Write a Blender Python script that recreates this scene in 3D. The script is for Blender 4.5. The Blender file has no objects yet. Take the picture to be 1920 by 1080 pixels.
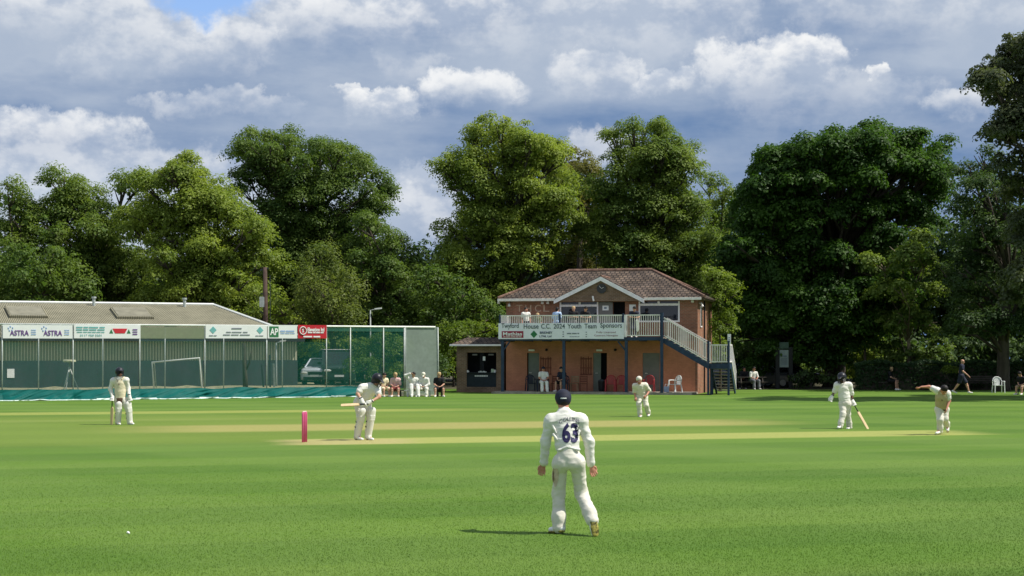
import bpy, math, random
import numpy as np
from mathutils import Vector, Matrix, noise as mnoise
from mathutils.bvhtree import BVHTree

C = bpy.context.scene.collection
R = math.radians
F, HC, YH = 3000.0, 2.25, 660.0          # focal length in photo pixels, eye height, horizon row


def P(px, py, d):
    return Vector(((px - 960.0) / F * d, d, HC + (YH - py) / F * d))


def G(px, py):
    d = F * HC / (py - YH)
    return Vector(((px - 960.0) / F * d, d, 0.0))


# ---------------------------------------------------------------- materials
def nd(nt, t, **kw):
    n = nt.nodes.new(t)
    for k, v in kw.items():
        if k.startswith('i_'):
            key = k[2:]
            key = int(key) if key.isdigit() else key.replace('_', ' ')
            n.inputs[key].default_value = v
        else:
            setattr(n, k, v)
    return n


def mth(nt, op, a, b=None, c=None, clamp=False):
    n = nt.nodes.new('ShaderNodeMath')
    n.operation = op
    n.use_clamp = clamp
    for i, x in enumerate((a, b, c)):
        if x is None:
            continue
        if isinstance(x, (int, float)):
            n.inputs[i].default_value = x
        else:
            nt.links.new(x, n.inputs[i])
    return n.outputs[0]


def mixc(nt, fac, a, b, blend='MIX'):
    n = nt.nodes.new('ShaderNodeMix')
    n.data_type = 'RGBA'
    n.blend_type = blend
    for i, x in ((0, fac), (6, a), (7, b)):
        if isinstance(x, (int, float)):
            n.inputs[i].default_value = x
        elif isinstance(x, tuple):
            n.inputs[i].default_value = (x[0], x[1], x[2], 1)
        else:
            nt.links.new(x, n.inputs[i])
    return n.outputs[2]


def sstep(nt, x, lo, hi):
    n = nt.nodes.new('ShaderNodeMapRange')
    n.interpolation_type = 'SMOOTHSTEP'
    nt.links.new(x, n.inputs[0])
    n.inputs[1].default_value = lo
    n.inputs[2].default_value = hi
    return n.outputs[0]


def newmat(name):
    m = bpy.data.materials.new(name)
    m.use_nodes = True
    nt = m.node_tree
    b = nt.nodes['Principled BSDF']
    return m, nt, b


def mat(name, col, rough=0.75, var=0.12, scale=6.0, spec=0.3, metal=0.0, bump=0.0, bscale=40.0, coord='Object', stretch=None, sheen=0):
    m, nt, b = newmat(name)
    tc = nd(nt, 'ShaderNodeTexCoord')
    src = tc.outputs[coord]
    if stretch:
        mp = nd(nt, 'ShaderNodeMapping')
        mp.inputs['Scale'].default_value = stretch
        nt.links.new(src, mp.inputs[0])
        src = mp.outputs[0]
    nz = nd(nt, 'ShaderNodeTexNoise', i_Scale=scale, i_Detail=5.0, i_Roughness=0.65)
    nt.links.new(src, nz.inputs['Vector'])
    f = sstep(nt, nz.outputs[0], 0.3, 0.7)
    lo = tuple(max(0, c * (1 - var)) for c in col)
    hi = tuple(min(1, c * (1 + var)) for c in col)
    nt.links.new(mixc(nt, f, lo, hi), b.inputs['Base Color'])
    b.inputs['Roughness'].default_value = rough
    b.inputs['Specular IOR Level'].default_value = spec
    b.inputs['Metallic'].default_value = metal
    if bump:
        n2 = nd(nt, 'ShaderNodeTexNoise', i_Scale=bscale, i_Detail=4.0)
        nt.links.new(src, n2.inputs['Vector'])
        bp = nd(nt, 'ShaderNodeBump', i_Strength=bump, i_Distance=0.02)
        nt.links.new(n2.outputs[0], bp.inputs['Height'])
        nt.links.new(bp.outputs[0], b.inputs['Normal'])
    return m


def brick_mat(name, c1, c2, mortar, bw=0.225, bh=0.075, msize=0.012, rough=0.85, var=0.35, moss=None, bump=0.3, nscale=1.2):
    m, nt, b = newmat(name)
    tc = nd(nt, 'ShaderNodeTexCoord')
    br = nd(nt, 'ShaderNodeTexBrick', i_Scale=1.0, i_Mortar_Size=msize, i_Mortar_Smooth=0.2, i_Bias=0.0, i_Brick_Width=bw, i_Row_Height=bh)
    nt.links.new(tc.outputs['UV'], br.inputs['Vector'])
    br.inputs['Color1'].default_value = (*c1, 1)
    br.inputs['Color2'].default_value = (*c2, 1)
    br.inputs['Mortar'].default_value = (*mortar, 1)
    nz = nd(nt, 'ShaderNodeTexNoise', i_Scale=nscale, i_Detail=6.0, i_Roughness=0.7)
    nt.links.new(tc.outputs['UV'], nz.inputs['Vector'])
    f = sstep(nt, nz.outputs[0], 0.3, 0.72)
    v = mixc(nt, f, (1 - var, 1 - var, 1 - var), (1 + var, 1 + var, 1 + var))
    col = mixc(nt, 1.0, br.outputs['Color'], v, 'MULTIPLY')
    if moss:
        n3 = nd(nt, 'ShaderNodeTexNoise', i_Scale=5.0, i_Detail=6.0, i_Roughness=0.75)
        nt.links.new(tc.outputs['UV'], n3.inputs['Vector'])
        col = mixc(nt, sstep(nt, n3.outputs[0], 0.58, 0.72), col, moss)
    nt.links.new(col, b.inputs['Base Color'])
    b.inputs['Roughness'].default_value = rough
    b.inputs['Specular IOR Level'].default_value = 0.2
    if bump:
        bp = nd(nt, 'ShaderNodeBump', i_Strength=bump, i_Distance=0.03)
        nt.links.new(br.outputs['Fac'], bp.inputs['Height'])
        bp.invert = True
        nt.links.new(bp.outputs[0], b.inputs['Normal'])
    return m


def net_mat(name, col, cover, weave=22.0):
    """Knotted netting: fine strands with open holes, thinner and denser in patches."""
    m, nt, b = newmat(name)
    tc = nd(nt, 'ShaderNodeTexCoord')
    nz = nd(nt, 'ShaderNodeTexNoise', i_Scale=1.3, i_Detail=5.0)
    nt.links.new(tc.outputs['Object'], nz.inputs['Vector'])
    n2 = nd(nt, 'ShaderNodeTexNoise', i_Scale=weave, i_Detail=3.0)
    nt.links.new(tc.outputs['Object'], n2.inputs['Vector'])
    a = mth(nt, 'ADD', mth(nt, 'MULTIPLY', nz.outputs[0], 0.35), mth(nt, 'MULTIPLY', n2.outputs[0], 0.35))
    a = mth(nt, 'ADD', a, cover - 0.35, clamp=True)
    b.inputs['Base Color'].default_value = (*col, 1)
    b.inputs['Roughness'].default_value = 0.8
    b.inputs['Specular IOR Level'].default_value = 0.1
    nt.links.new(a, b.inputs['Alpha'])
    return m


# ---------------------------------------------------------------- mesh builder
class MB:
    def __init__(s):
        s.v, s.f, s.m = [], [], []

    def add(s, vs, fs, mi=0):
        o = len(s.v)
        s.v.extend([tuple(x) for x in vs])
        s.f.extend([tuple(i + o for i in f) for f in fs])
        s.m.extend([mi] * len(fs))
        return s

    def box(s, c, size, ax=None, mi=0):
        c = Vector(c)
        ax = ax or (Vector((1, 0, 0)), Vector((0, 1, 0)), Vector((0, 0, 1)))
        h = [a * (z / 2) for a, z in zip(ax, size)]
        vs = [c + h[0] * i + h[1] * j + h[2] * k for i in (-1, 1) for j in (-1, 1) for k in (-1, 1)]
        return s.add(vs, [(0, 1, 3, 2), (4, 6, 7, 5), (0, 4, 5, 1), (2, 3, 7, 6), (0, 2, 6, 4), (1, 5, 7, 3)], mi)

    def bb(s, x0, x1, y0, y1, z0, z1, mi=0):
        return s.box(((x0 + x1) / 2, (y0 + y1) / 2, (z0 + z1) / 2), (x1 - x0, y1 - y0, z1 - z0), None, mi)

    def bar(s, a, b, w, h, up=(0, 0, 1), mi=0):
        a, b = Vector(a), Vector(b)
        d = b - a
        L = d.length
        d.normalize()
        up = Vector(up)
        sd = d.cross(up)
        if sd.length < 1e-4:
            sd = d.cross(Vector((1, 0, 0)))
        sd.normalize()
        u2 = sd.cross(d)
        return s.box((a + b) / 2, (L, w, h), (d, sd, u2), mi)

    def tube(s, pts, rads, n=8, cap=True, mi=0):
        pts = [Vector(p) for p in pts]
        if isinstance(rads, (int, float)):
            rads = [rads] * len(pts)
        vs, fs = [], []
        ref = None
        for i, p in enumerate(pts):
            d = (pts[min(i + 1, len(pts) - 1)] - pts[max(i - 1, 0)]).normalized()
            if ref is None:
                ref = d.orthogonal().normalized()
            ref = (ref - d * ref.dot(d)).normalized()
            b2 = d.cross(ref)
            for k in range(n):
                t = 2 * math.pi * k / n
                vs.append(p + (ref * math.cos(t) + b2 * math.sin(t)) * rads[i])
        for i in range(len(pts) - 1):
            for k in range(n):
                a, b = i * n + k, i * n + (k + 1) % n
                fs.append((a, b, b + n, a + n))
        if cap:
            fs.append(tuple(range(n))[::-1])
            fs.append(tuple(range((len(pts) - 1) * n, len(pts) * n)))
        return s.add(vs, fs, mi)

    def ell(s, c, r, nu=12, nv=8, mi=0, zmin=-1.0):
        c = Vector(c)
        vs, fs = [], []
        for j in range(nv + 1):
            t = math.asin(zmin) + (math.pi / 2 - math.asin(zmin)) * j / nv
            for i in range(nu):
                p = 2 * math.pi * i / nu
                vs.append((c.x + r[0] * math.cos(t) * math.cos(p), c.y + r[1] * math.cos(t) * math.sin(p), c.z + r[2] * math.sin(t)))
        for j in range(nv):
            for i in range(nu):
                a, b = j * nu + i, j * nu + (i + 1) % nu
                fs.append((a, b, b + nu, a + nu))
        return s.add(vs, fs, mi)

    def prism(s, poly, off, mi=0):
        n = len(poly)
        off = Vector(off)
        vs = [Vector(p) for p in poly] + [Vector(p) + off for p in poly]
        fs = [tuple(range(n))[::-1], tuple(range(n, 2 * n))]
        fs += [(i, (i + 1) % n, (i + 1) % n + n, i + n) for i in range(n)]
        return s.add(vs, fs, mi)

    def build(s, name, m, parent=None, org=(0, 0, 0), smooth=False, uv=False, bevel=0.0):
        me = bpy.data.meshes.new(name)
        ox, oy, oz = org
        me.from_pydata([(x - ox, y - oy, z - oz) for x, y, z in s.v], [], s.f)
        for k in (m if isinstance(m, (list, tuple)) else [m]):
            me.materials.append(k)
        if any(s.m):
            me.polygons.foreach_set('material_index', s.m)
        import bmesh
        bm = bmesh.new()
        bm.from_mesh(me)
        bmesh.ops.recalc_face_normals(bm, faces=bm.faces)
        if bevel:
            bmesh.ops.bevel(bm, geom=[e for e in bm.edges], offset=bevel, segments=2, affect='EDGES', clamp_overlap=True)
        bm.to_mesh(me)
        bm.free()
        if smooth:
            me.polygons.foreach_set('use_smooth', [True] * len(me.polygons))
        if uv:
            boxuv(me)
        o = bpy.data.objects.new(name, me)
        C.objects.link(o)
        if parent:
            o.parent = parent
        return o


def boxuv(me):
    l = me.uv_layers.new(name='UVMap')
    Z = Vector((0, 0, 1))
    for p in me.polygons:
        n = p.normal
        t = Z.cross(n)
        t = t.normalized() if t.length > 1e-3 else Vector((1, 0, 0))
        b = n.cross(t)
        for li in p.loop_indices:
            co = me.vertices[me.loops[li].vertex_index].co
            l.data[li].uv = (co.dot(t) + 50, co.dot(b) + 50)


def npmesh(name, V, Fc, m, parent=None, smooth=False, nper=4):
    me = bpy.data.meshes.new(name)
    nv, nf = len(V), len(Fc)
    me.vertices.add(nv)
    me.vertices.foreach_set('co', np.asarray(V, np.float32).ravel())
    me.loops.add(nf * nper)
    me.loops.foreach_set('vertex_index', np.asarray(Fc, np.int32).ravel())
    me.polygons.add(nf)
    me.polygons.foreach_set('loop_start', np.arange(0, nf * nper, nper, dtype=np.int32))
    me.polygons.foreach_set('loop_total', np.full(nf, nper, np.int32))
    me.update(calc_edges=True)
    if smooth:
        me.polygons.foreach_set('use_smooth', [True] * nf)
    for k in (m if isinstance(m, (list, tuple)) else [m]):
        me.materials.append(k)
    o = bpy.data.objects.new(name, me)
    C.objects.link(o)
    if parent:
        o.parent = parent
    return o


def tag(o, label=None, cat=None, group=None, kind=None):
    if label:
        o['label'] = label
    if cat:
        o['category'] = cat
    if group:
        o['group'] = group
    if kind:
        o['kind'] = kind
    return o


def thing(name, label, cat, loc=(0, 0, 0), rotz=0.0, group=None):
    o = bpy.data.objects.new(name, None)
    C.objects.link(o)
    o.empty_display_size = 0.2
    o.location = loc
    o.rotation_euler = (0, 0, rotz)
    return tag(o, label, cat, group)


def dup(root, loc, rotz, label=None, group=None):
    def cp(o, par):
        c = o.copy()
        C.objects.link(c)
        if par:
            c.parent = par
        for ch in list(o.children):
            cp(ch, c)
        return c
    r = cp(root, None)
    r.location = loc
    r.rotation_euler = (0, 0, rotz)
    if label:
        r['label'] = label
    if group:
        r['group'] = group
    return r


def text_mesh(body, size, width=None, extrude=0.004, shear=0.0, squash=1.0, bold=0.0):
    """Lettering as mesh data (x right, y up, centred on its middle)."""
    cu = bpy.data.curves.new('lettering', 'FONT')
    cu.body = body
    cu.size = size
    cu.extrude = extrude
    cu.offset = bold
    cu.shear = shear
    cu.align_x = 'CENTER'
    cu.align_y = 'CENTER'
    cu.resolution_u = 3
    o = bpy.data.objects.new('lettering', cu)
    C.objects.link(o)
    bpy.context.view_layer.update()
    dg = bpy.context.evaluated_depsgraph_get()
    me = bpy.data.meshes.new_from_object(o.evaluated_get(dg))
    bpy.data.objects.remove(o)
    bpy.data.curves.remove(cu)
    n = len(me.vertices)
    co = np.zeros(n * 3, np.float32)
    me.vertices.foreach_get('co', co)
    co = co.reshape(-1, 3)
    fs = [tuple(p.vertices) for p in me.polygons]
    bpy.data.meshes.remove(me)
    if n and width:
        co[:, 0] -= (co[:, 0].max() + co[:, 0].min()) / 2
        co[:, 0] *= width / max(1e-6, co[:, 0].max() - co[:, 0].min())
    if n:
        co[:, 1] -= (co[:, 1].max() + co[:, 1].min()) / 2
        co[:, 1] *= squash
    return co, fs


def put_text(mb, body, c, size, ex, ez=(0, 0, 1), width=None, mi=0, lift=0.012, **kw):
    co, fs = text_mesh(body, size, width, **kw)
    ex, ez = Vector(ex), Vector(ez)
    n = ex.cross(ez)                     # towards the viewer
    c = Vector(c)
    mb.add([c + ex * float(a) + ez * float(b) + n * (lift + float(z)) for a, b, z in co], fs, mi)
# ================================================================ camera, sun, sky
sc = bpy.context.scene
cam = bpy.data.cameras.new('Camera')
co = bpy.data.objects.new('Camera', cam)
C.objects.link(co)
cam.sensor_width = 36.0
cam.lens = F / 1920.0 * 36.0
cam.shift_y = (YH - 540.0) / 1920.0
cam.clip_end = 3000
co.location = (0, 0, HC)
co.rotation_euler = (R(90), 0, 0)
sc.camera = co

EL, AZF = 54.5, 9.0
SD = Vector((math.cos(R(EL)) * math.cos(R(AZF)), -math.cos(R(EL)) * math.sin(R(AZF)), math.sin(R(EL))))
sun = bpy.data.lights.new('Sun', 'SUN')
sun.energy = 4.6
sun.angle = R(0.53)
sun.color = (1.0, 0.95, 0.86)
so = bpy.data.objects.new('Sun', sun)
C.objects.link(so)
so.location = SD * 100
so.rotation_euler = (-SD).to_track_quat('-Z', 'Y').to_euler()

sc.view_settings.view_transform = 'Standard'
sc.view_settings.look = 'None'
sc.view_settings.exposure = 0.35
sc.view_settings.gamma = 1.0
sc.cycles.max_bounces = 8
sc.cycles.transparent_max_bounces = 16
sc.cycles.use_denoising = True

w = bpy.data.worlds.new('World')
sc.world = w
w.use_nodes = True
nt = w.node_tree
bg = nt.nodes['Background']
sky = nd(nt, 'ShaderNodeTexSky', sky_type='NISHITA', sun_disc=False, sun_elevation=R(EL), sun_rotation=math.atan2(SD.x, SD.y))
sky.air_density = 1.2
tc = nd(nt, 'ShaderNodeTexCoord')
sp = nd(nt, 'ShaderNodeSeparateXYZ')
nt.links.new(tc.outputs['Generated'], sp.inputs[0])
az = mth(nt, 'MULTIPLY', mth(nt, 'ARCTAN2', sp.outputs[0], sp.outputs[1]), F / 100)   # hundreds of photo pixels
el = mth(nt, 'MULTIPLY', mth(nt, 'ARCSINE', sp.outputs[2]), F / 100)
uv0 = nd(nt, 'ShaderNodeCombineXYZ')
nt.links.new(az, uv0.inputs[0])
nt.links.new(el, uv0.inputs[1])


def cnoise(scale, sx=1.0, sy=1.0, det=8.0, rough=0.6, off=0.0):
    mp = nd(nt, 'ShaderNodeMapping')
    mp.inputs['Scale'].default_value = (sx, sy, 1)
    mp.inputs['Location'].default_value = (off, off * 0.7, off * 0.31)
    nt.links.new(uv0.outputs[0], mp.inputs[0])
    n = nd(nt, 'ShaderNodeTexNoise', i_Scale=scale, i_Detail=det, i_Roughness=rough)
    nt.links.new(mp.outputs[0], n.inputs['Vector'])
    return n.outputs[0]


wx = mth(nt, 'MULTIPLY', mth(nt, 'SUBTRACT', cnoise(1.1, det=7.0, off=3.0), 0.5), 1.5)
wy = mth(nt, 'MULTIPLY', mth(nt, 'SUBTRACT', cnoise(1.3, det=8.0, off=11.0), 0.5), 1.1)
U = mth(nt, 'ADD', az, wx)
V = mth(nt, 'ADD', el, wy)
# cloud heaps: photo column, photo row, half width, half height, whiteness
BL = [(110, 25, 230, 75, .85), (285, 85, 120, 50, .6), (640, 25, 210, 80, .95), (425, 85, 130, 45, .75), (830, 30, 170, 70, .8),
      (90, 270, 210, 48, .85), (420, 205, 150, 30, .55), (715, 196, 92, 34, 1.0), (655, 178, 40, 16, .75), (885, 168, 105, 36, .95), (1120, 148, 100, 48, .75),
      (1250, 160, 65, 24, .95), (1430, 140, 150, 62, .9), (1500, 118, 90, 34, 1.05), (1628, 150, 32, 22, 1.0),
      (1820, 215, 110, 32, .7), (805, 345, 70, 46, .85), (60, 370, 40, 45, .7), (1300, 20, 120, 50, .6), (1010, 60, 120, 60, .45),
      (1700, 40, 260, 60, .5), (1150, 50, 260, 90, .5), (770, 400, 110, 90, .7), (190, 330, 280, 60, .6), (1120, 290, 120, 50, .55), (330, 130, 200, 40, .4), (1560, 190, 200, 60, .4), (760, 130, 70, 34, .35), (560, 330, 500, 20, .25)]
dens = None
edge = cnoise(2.6, det=9.0, rough=0.66, off=15.0)
for px, py, rx, ry, s in BL:
    dx = mth(nt, 'MULTIPLY', mth(nt, 'SUBTRACT', U, (px - 960) / 100), 100 / rx)
    dv = mth(nt, 'SUBTRACT', V, (YH - py) / 100)
    dy = mth(nt, 'MAXIMUM', mth(nt, 'MULTIPLY', dv, 100 / ry), mth(nt, 'MULTIPLY', dv, -100 / (ry * 1.7)))
    r2 = mth(nt, 'ADD', mth(nt, 'MULTIPLY', dx, dx), mth(nt, 'MULTIPLY', dy, dy))
    r2 = mth(nt, 'ADD', r2, mth(nt, 'MULTIPLY', mth(nt, 'SUBTRACT', edge, 0.5), 1.7))
    g = mth(nt, 'MULTIPLY', sstep(nt, dv, -ry * 1.5 / 100, ry * 0.55 / 100), s)
    k = mth(nt, 'MULTIPLY', sstep(nt, r2, 1.3, 0.45), g)
    dens = k if dens is None else mth(nt, 'SMOOTH_MAX', dens, k, 0.1)
# elsewhere on the dome, the same broken cloud
far = sstep(nt, mth(nt, 'ABSOLUTE', az), 10.5, 14.0)
up = sstep(nt, el, 6.6, 9.0)
rnd = sstep(nt, cnoise(0.35, 1, 1.6, off=21.0), 0.45, 0.68)
dens = mth(nt, 'MAXIMUM', dens, mth(nt, 'MULTIPLY', rnd, mth(nt, 'MAXIMUM', far, up)))
# body of the deck: slate below, lavender grey above, streaked
st = cnoise(0.42, 0.45, 1.5, det=6.0, rough=0.55, off=5.0)
f0 = mth(nt, 'ADD', mth(nt, 'MULTIPLY', sstep(nt, el, 2.2, 6.4), 0.75), mth(nt, 'MULTIPLY', mth(nt, 'SUBTRACT', st, 0.47), 3.4), clamp=True)
deck = mixc(nt, f0, (0.115, 0.220, 0.425), (0.41, 0.49, 0.62))
leftw = sstep(nt, az, -0.6, -4.5)
deck = mixc(nt, mth(nt, 'MULTIPLY', leftw, sstep(nt, el, 4.1, 2.7)), deck, (0.53, 0.61, 0.73))
bill = cnoise(1.3, 1, 1.4, det=8.0, rough=0.58, off=8.0)
white = mixc(nt, sstep(nt, bill, 0.36, 0.62), (0.50, 0.57, 0.69), (0.92, 0.93, 0.94))
cl = mixc(nt, dens, deck, white)
cl10 = mixc(nt, 1.0, cl, (7.8, 7.8, 7.8), 'MULTIPLY')
# the one blue gap near the top of the sky
hx = mth(nt, 'MULTIPLY', mth(nt, 'SUBTRACT', U, (395 - 960) / 100), 100 / 105)
hy = mth(nt, 'MULTIPLY', mth(nt, 'SUBTRACT', V, (YH + 6) / 100), 100 / 62)
hole = sstep(nt, mth(nt, 'ADD', mth(nt, 'MULTIPLY', hx, hx), mth(nt, 'MULTIPLY', hy, hy)), 0.45, 1.5)
skyc = mixc(nt, 1.0, sky.outputs[0], (0.95, 1.08, 1.42), 'MULTIPLY')
nt.links.new(mixc(nt, hole, skyc, cl10), bg.inputs[0])
bg.inputs[1].default_value = 0.1

# ================================================================ the field
A0, A1 = G(571, 829), G(1770, 811)
PD = (A1 - A0).normalized()
PN = Vector((-PD.y, PD.x, 0))


def field_colour(nt):
    ge = nd(nt, 'ShaderNodeNewGeometry')
    sp = nd(nt, 'ShaderNodeSeparateXYZ')
    nt.links.new(ge.outputs['Position'], sp.inputs[0])
    X, Y = sp.outputs[0], sp.outputs[1]
    S = mth(nt, 'ADD', mth(nt, 'MULTIPLY', X, PD.x), mth(nt, 'MULTIPLY', Y, PD.y))
    T = mth(nt, 'ADD', mth(nt, 'MULTIPLY', X, PN.x), mth(nt, 'MULTIPLY', Y, PN.y))
    stc = nd(nt, 'ShaderNodeCombineXYZ')
    nt.links.new(S, stc.inputs[0])
    nt.links.new(T, stc.inputs[1])


    def gn(scale, sx=1.0, sy=1.0, det=5.0, rough=0.6, off=0.0):
        mp = nd(nt, 'ShaderNodeMapping')
        mp.inputs['Scale'].default_value = (sx, sy, 1)
        mp.inputs['Location'].default_value = (off, off, 0)
        nt.links.new(stc.outputs[0], mp.inputs[0])
        n = nd(nt, 'ShaderNodeTexNoise', i_Scale=scale, i_Detail=det, i_Roughness=rough)
        nt.links.new(mp.outputs[0], n.inputs['Vector'])
        return n.outputs[0]


    big = gn(0.09, 0.6, 1.6, 6.0)
    mid = gn(0.5, 0.35, 1.5, 6.0, off=4)
    fine = gn(9.0, 0.8, 1.0, 6.0, 0.75, off=9)
    base = mixc(nt, sstep(nt, big, 0.3, 0.7), (0.075, 0.154, 0.015), (0.111, 0.197, 0.024))
    base = mixc(nt, mth(nt, 'MULTIPLY', sstep(nt, mid, 0.35, 0.75), 0.55), base, (0.124, 0.190, 0.038))
    mow = mth(nt, 'SINE', mth(nt, 'MULTIPLY', mth(nt, 'ADD', T, mth(nt, 'MULTIPLY', big, 1.4)), 2 * math.pi / 4.4))
    base = mixc(nt, mth(nt, 'MULTIPLY', sstep(nt, mow, -0.35, 0.35), 0.36), base, (0.047, 0.112, 0.012))
    mow2 = mth(nt, 'SINE', mth(nt, 'MULTIPLY', mth(nt, 'ADD', S, mth(nt, 'MULTIPLY', T, 0.45)), 2 * math.pi / 9.0))
    base = mixc(nt, mth(nt, 'MULTIPLY', sstep(nt, mow2, -0.3, 0.3), 0.24), base, (0.136, 0.215, 0.042))


    def strip(base, c0, c1, halfw, col, amount, soft=0.35, ends=1.2, nz=0.8):
        """A mown pitch between two ground points, its edges ragged."""
        c0, c1 = Vector(c0), Vector(c1)
        s0, s1 = c0.dot(PD), c1.dot(PD)
        t0 = (c0.dot(PN) + c1.dot(PN)) / 2
        edge = mth(nt, 'MULTIPLY', mth(nt, 'SUBTRACT', mid, 0.5), nz)
        dt = mth(nt, 'ADD', mth(nt, 'ABSOLUTE', mth(nt, 'SUBTRACT', T, t0)), edge)
        ds = mth(nt, 'ADD', mth(nt, 'ABSOLUTE', mth(nt, 'SUBTRACT', S, (s0 + s1) / 2)), mth(nt, 'MULTIPLY', edge, 3.0))
        k = mth(nt, 'MULTIPLY', sstep(nt, dt, halfw + soft, halfw - soft), sstep(nt, ds, abs(s1 - s0) / 2 + ends, abs(s1 - s0) / 2 - ends))
        k = mth(nt, 'MULTIPLY', k, mth(nt, 'ADD', mth(nt, 'MULTIPLY', fine, 0.5), amount - 0.25))
        return mixc(nt, k, base, col)


    base = strip(base, G(-300, 812), G(1250, 786), 9.5, (0.155, 0.208, 0.032), 0.5, 1.5, 5.0, 3.0)      # the square
    base = strip(base, G(-200, 778), G(860, 768), 1.25, (0.275, 0.30, 0.07), 0.75, 0.5, 4.0)
    base = strip(base, G(-150, 791), G(560, 785), 0.7, (0.19, 0.235, 0.055), 0.5, 0.5, 4.0)
    base = strip(base, G(280, 806), G(1400, 790), 2.1, (0.31, 0.285, 0.095), 0.8, 0.7, 2.5)
    base = strip(base, A0 - PD * 0.2, A1 + PD * 0.7, 1.35, (0.305, 0.325, 0.088), 0.85, 0.25, 0.9, 0.3)
    base = strip(base, A0 - PD * 0.5, A0 + PD * 2.6, 1.2, (0.40, 0.32, 0.165), 0.5, 0.3, 0.6, 0.6)
    base = strip(base, G(640, 836), G(980, 884), 0.16, (0.22, 0.28, 0.06), 0.0, 0.1, 0.5)
    v = mixc(nt, fine, (0.78, 0.8, 0.76), (1.22, 1.2, 1.26))
    return mixc(nt, 1.0, base, v, 'MULTIPLY'), fine


m, nt, b = newmat('field grass')
fc, fine = field_colour(nt)
nt.links.new(fc, b.inputs['Base Color'])
b.inputs['Roughness'].default_value = 0.75
b.inputs['Specular IOR Level'].default_value = 0.15
bp = nd(nt, 'ShaderNodeBump', i_Strength=0.5, i_Distance=0.05)
nt.links.new(fine, bp.inputs['Height'])
nt.links.new(bp.outputs[0], b.inputs['Normal'])
M_FIELD = m
mb = MB()
mb.add([(-260, -40, 0), (260, -40, 0), (260, 420, 0), (-260, 420, 0)], [(0, 1, 2, 3)])
tag(mb.build('grass_field', M_FIELD), kind='structure')

# short blades standing in the near part of the outfield
rs = np.random.RandomState(4)
n = 430000
d = 15.2 * (37.0 / 15.2) ** (rs.rand(n) ** 1.25)
px = rs.rand(n) * 2700 - 390
bx = (px - 960) / F * d
hgt = (0.006 + 0.011 * rs.rand(n)) * np.clip((37.0 - d) / 13.0, 0.05, 1.0)
# keep the mown pitch bare
t = bx * PN.x + d * PN.y - A0.dot(PN)
keep = (np.abs(t) > 1.7)
bx, d, hgt = bx[keep], d[keep], hgt[keep]
n = len(d)
an = rs.rand(n) * math.pi
wd = (0.0035 + 0.003 * rs.rand(n)) * (d / 18.0) ** 0.8
lx, ly = rs.randn(n) * 0.45 * hgt, (0.35 + rs.randn(n) * 0.35) * hgt
z0 = np.zeros(n)
V3 = np.stack([np.stack([bx - wd * np.cos(an), d - wd * np.sin(an), z0 - .003], 1), np.stack([bx + wd * np.cos(an), d + wd * np.sin(an), z0 - .003], 1),
               np.stack([bx + lx, d + ly, hgt], 1)], 1).reshape(-1, 3)
m, nt, b = newmat('grass blades')
ge = nd(nt, 'ShaderNodeNewGeometry')
fc, fine = field_colour(nt)
cb = mixc(nt, ge.outputs['Random Per Island'], (1.08, 1.08, 1.05), (1.42, 1.38, 1.42))
nt.links.new(mixc(nt, 1.0, fc, cb, 'MULTIPLY'), b.inputs['Base Color'])
b.inputs['Roughness'].default_value = 0.6
b.inputs['Specular IOR Level'].default_value = 0.15
o = npmesh('grass', V3, np.arange(3 * n).reshape(-1, 3), m, nper=3)
tag(o, 'short mown green grass blades covering the near outfield', 'grass', kind='stuff')
# ================================================================ trees
def leaf_mat(name, dark, light, sc_=0.35, trans=0.45):
    m, nt, b = newmat(name)
    ge = nd(nt, 'ShaderNodeNewGeometry')
    tc = nd(nt, 'ShaderNodeTexCoord')
    nz = nd(nt, 'ShaderNodeTexNoise', i_Scale=sc_, i_Detail=4.0)
    nt.links.new(tc.outputs['Object'], nz.inputs['Vector'])
    f = mth(nt, 'ADD', mth(nt, 'MULTIPLY', ge.outputs['Random Per Island'], 0.55), mth(nt, 'MULTIPLY', mth(nt, 'SUBTRACT', nz.outputs[0], 0.5), 1.9))
    f = mth(nt, 'ADD', f, 0.22, clamp=True)
    col = mixc(nt, f, dark, light)
    nt.links.new(col, b.inputs['Base Color'])
    b.inputs['Roughness'].default_value = 0.55
    b.inputs['Specular IOR Level'].default_value = 0.25
    tr = nd(nt, 'ShaderNodeBsdfTranslucent')
    nt.links.new(mixc(nt, 1.0, col, (1.15, 1.2, 0.6), 'MULTIPLY'), tr.inputs[0])
    mx = nd(nt, 'ShaderNodeMixShader')
    mx.inputs[0].default_value = trans
    nt.links.new(b.outputs[0], mx.inputs[1])
    nt.links.new(tr.outputs[0], mx.inputs[2])
    nt.links.new(mx.outputs[0], nt.nodes['Material Output'].inputs[0])
    return m


LM = {
    'lime': leaf_mat('lime leaves', (0.095, 0.158, 0.026), (0.320, 0.391, 0.064)),
    'olive': leaf_mat('olive leaves', (0.069, 0.134, 0.026), (0.216, 0.283, 0.053)),
    'mid': leaf_mat('mid green leaves', (0.047, 0.104, 0.024), (0.158, 0.224, 0.044)),
    'oak': leaf_mat('maple leaves', (0.024, 0.066, 0.012), (0.078, 0.160, 0.020)),
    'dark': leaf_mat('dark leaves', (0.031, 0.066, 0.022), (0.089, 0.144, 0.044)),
    'grey': leaf_mat('grey green leaves', (0.054, 0.074, 0.038), (0.126, 0.150, 0.072)),
    'willow': leaf_mat('hanging leaves', (0.073, 0.117, 0.025), (0.190, 0.225, 0.058)),
    'fresh': leaf_mat('fresh leaves', (0.083, 0.138, 0.015), (0.220, 0.292, 0.039)),
    'brown': leaf_mat('browning leaves', (0.080, 0.092, 0.022), (0.226, 0.216, 0.056)),
    'hedge': leaf_mat('hedge leaves', (0.019, 0.050, 0.017), (0.054, 0.102, 0.034)),
}
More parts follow.
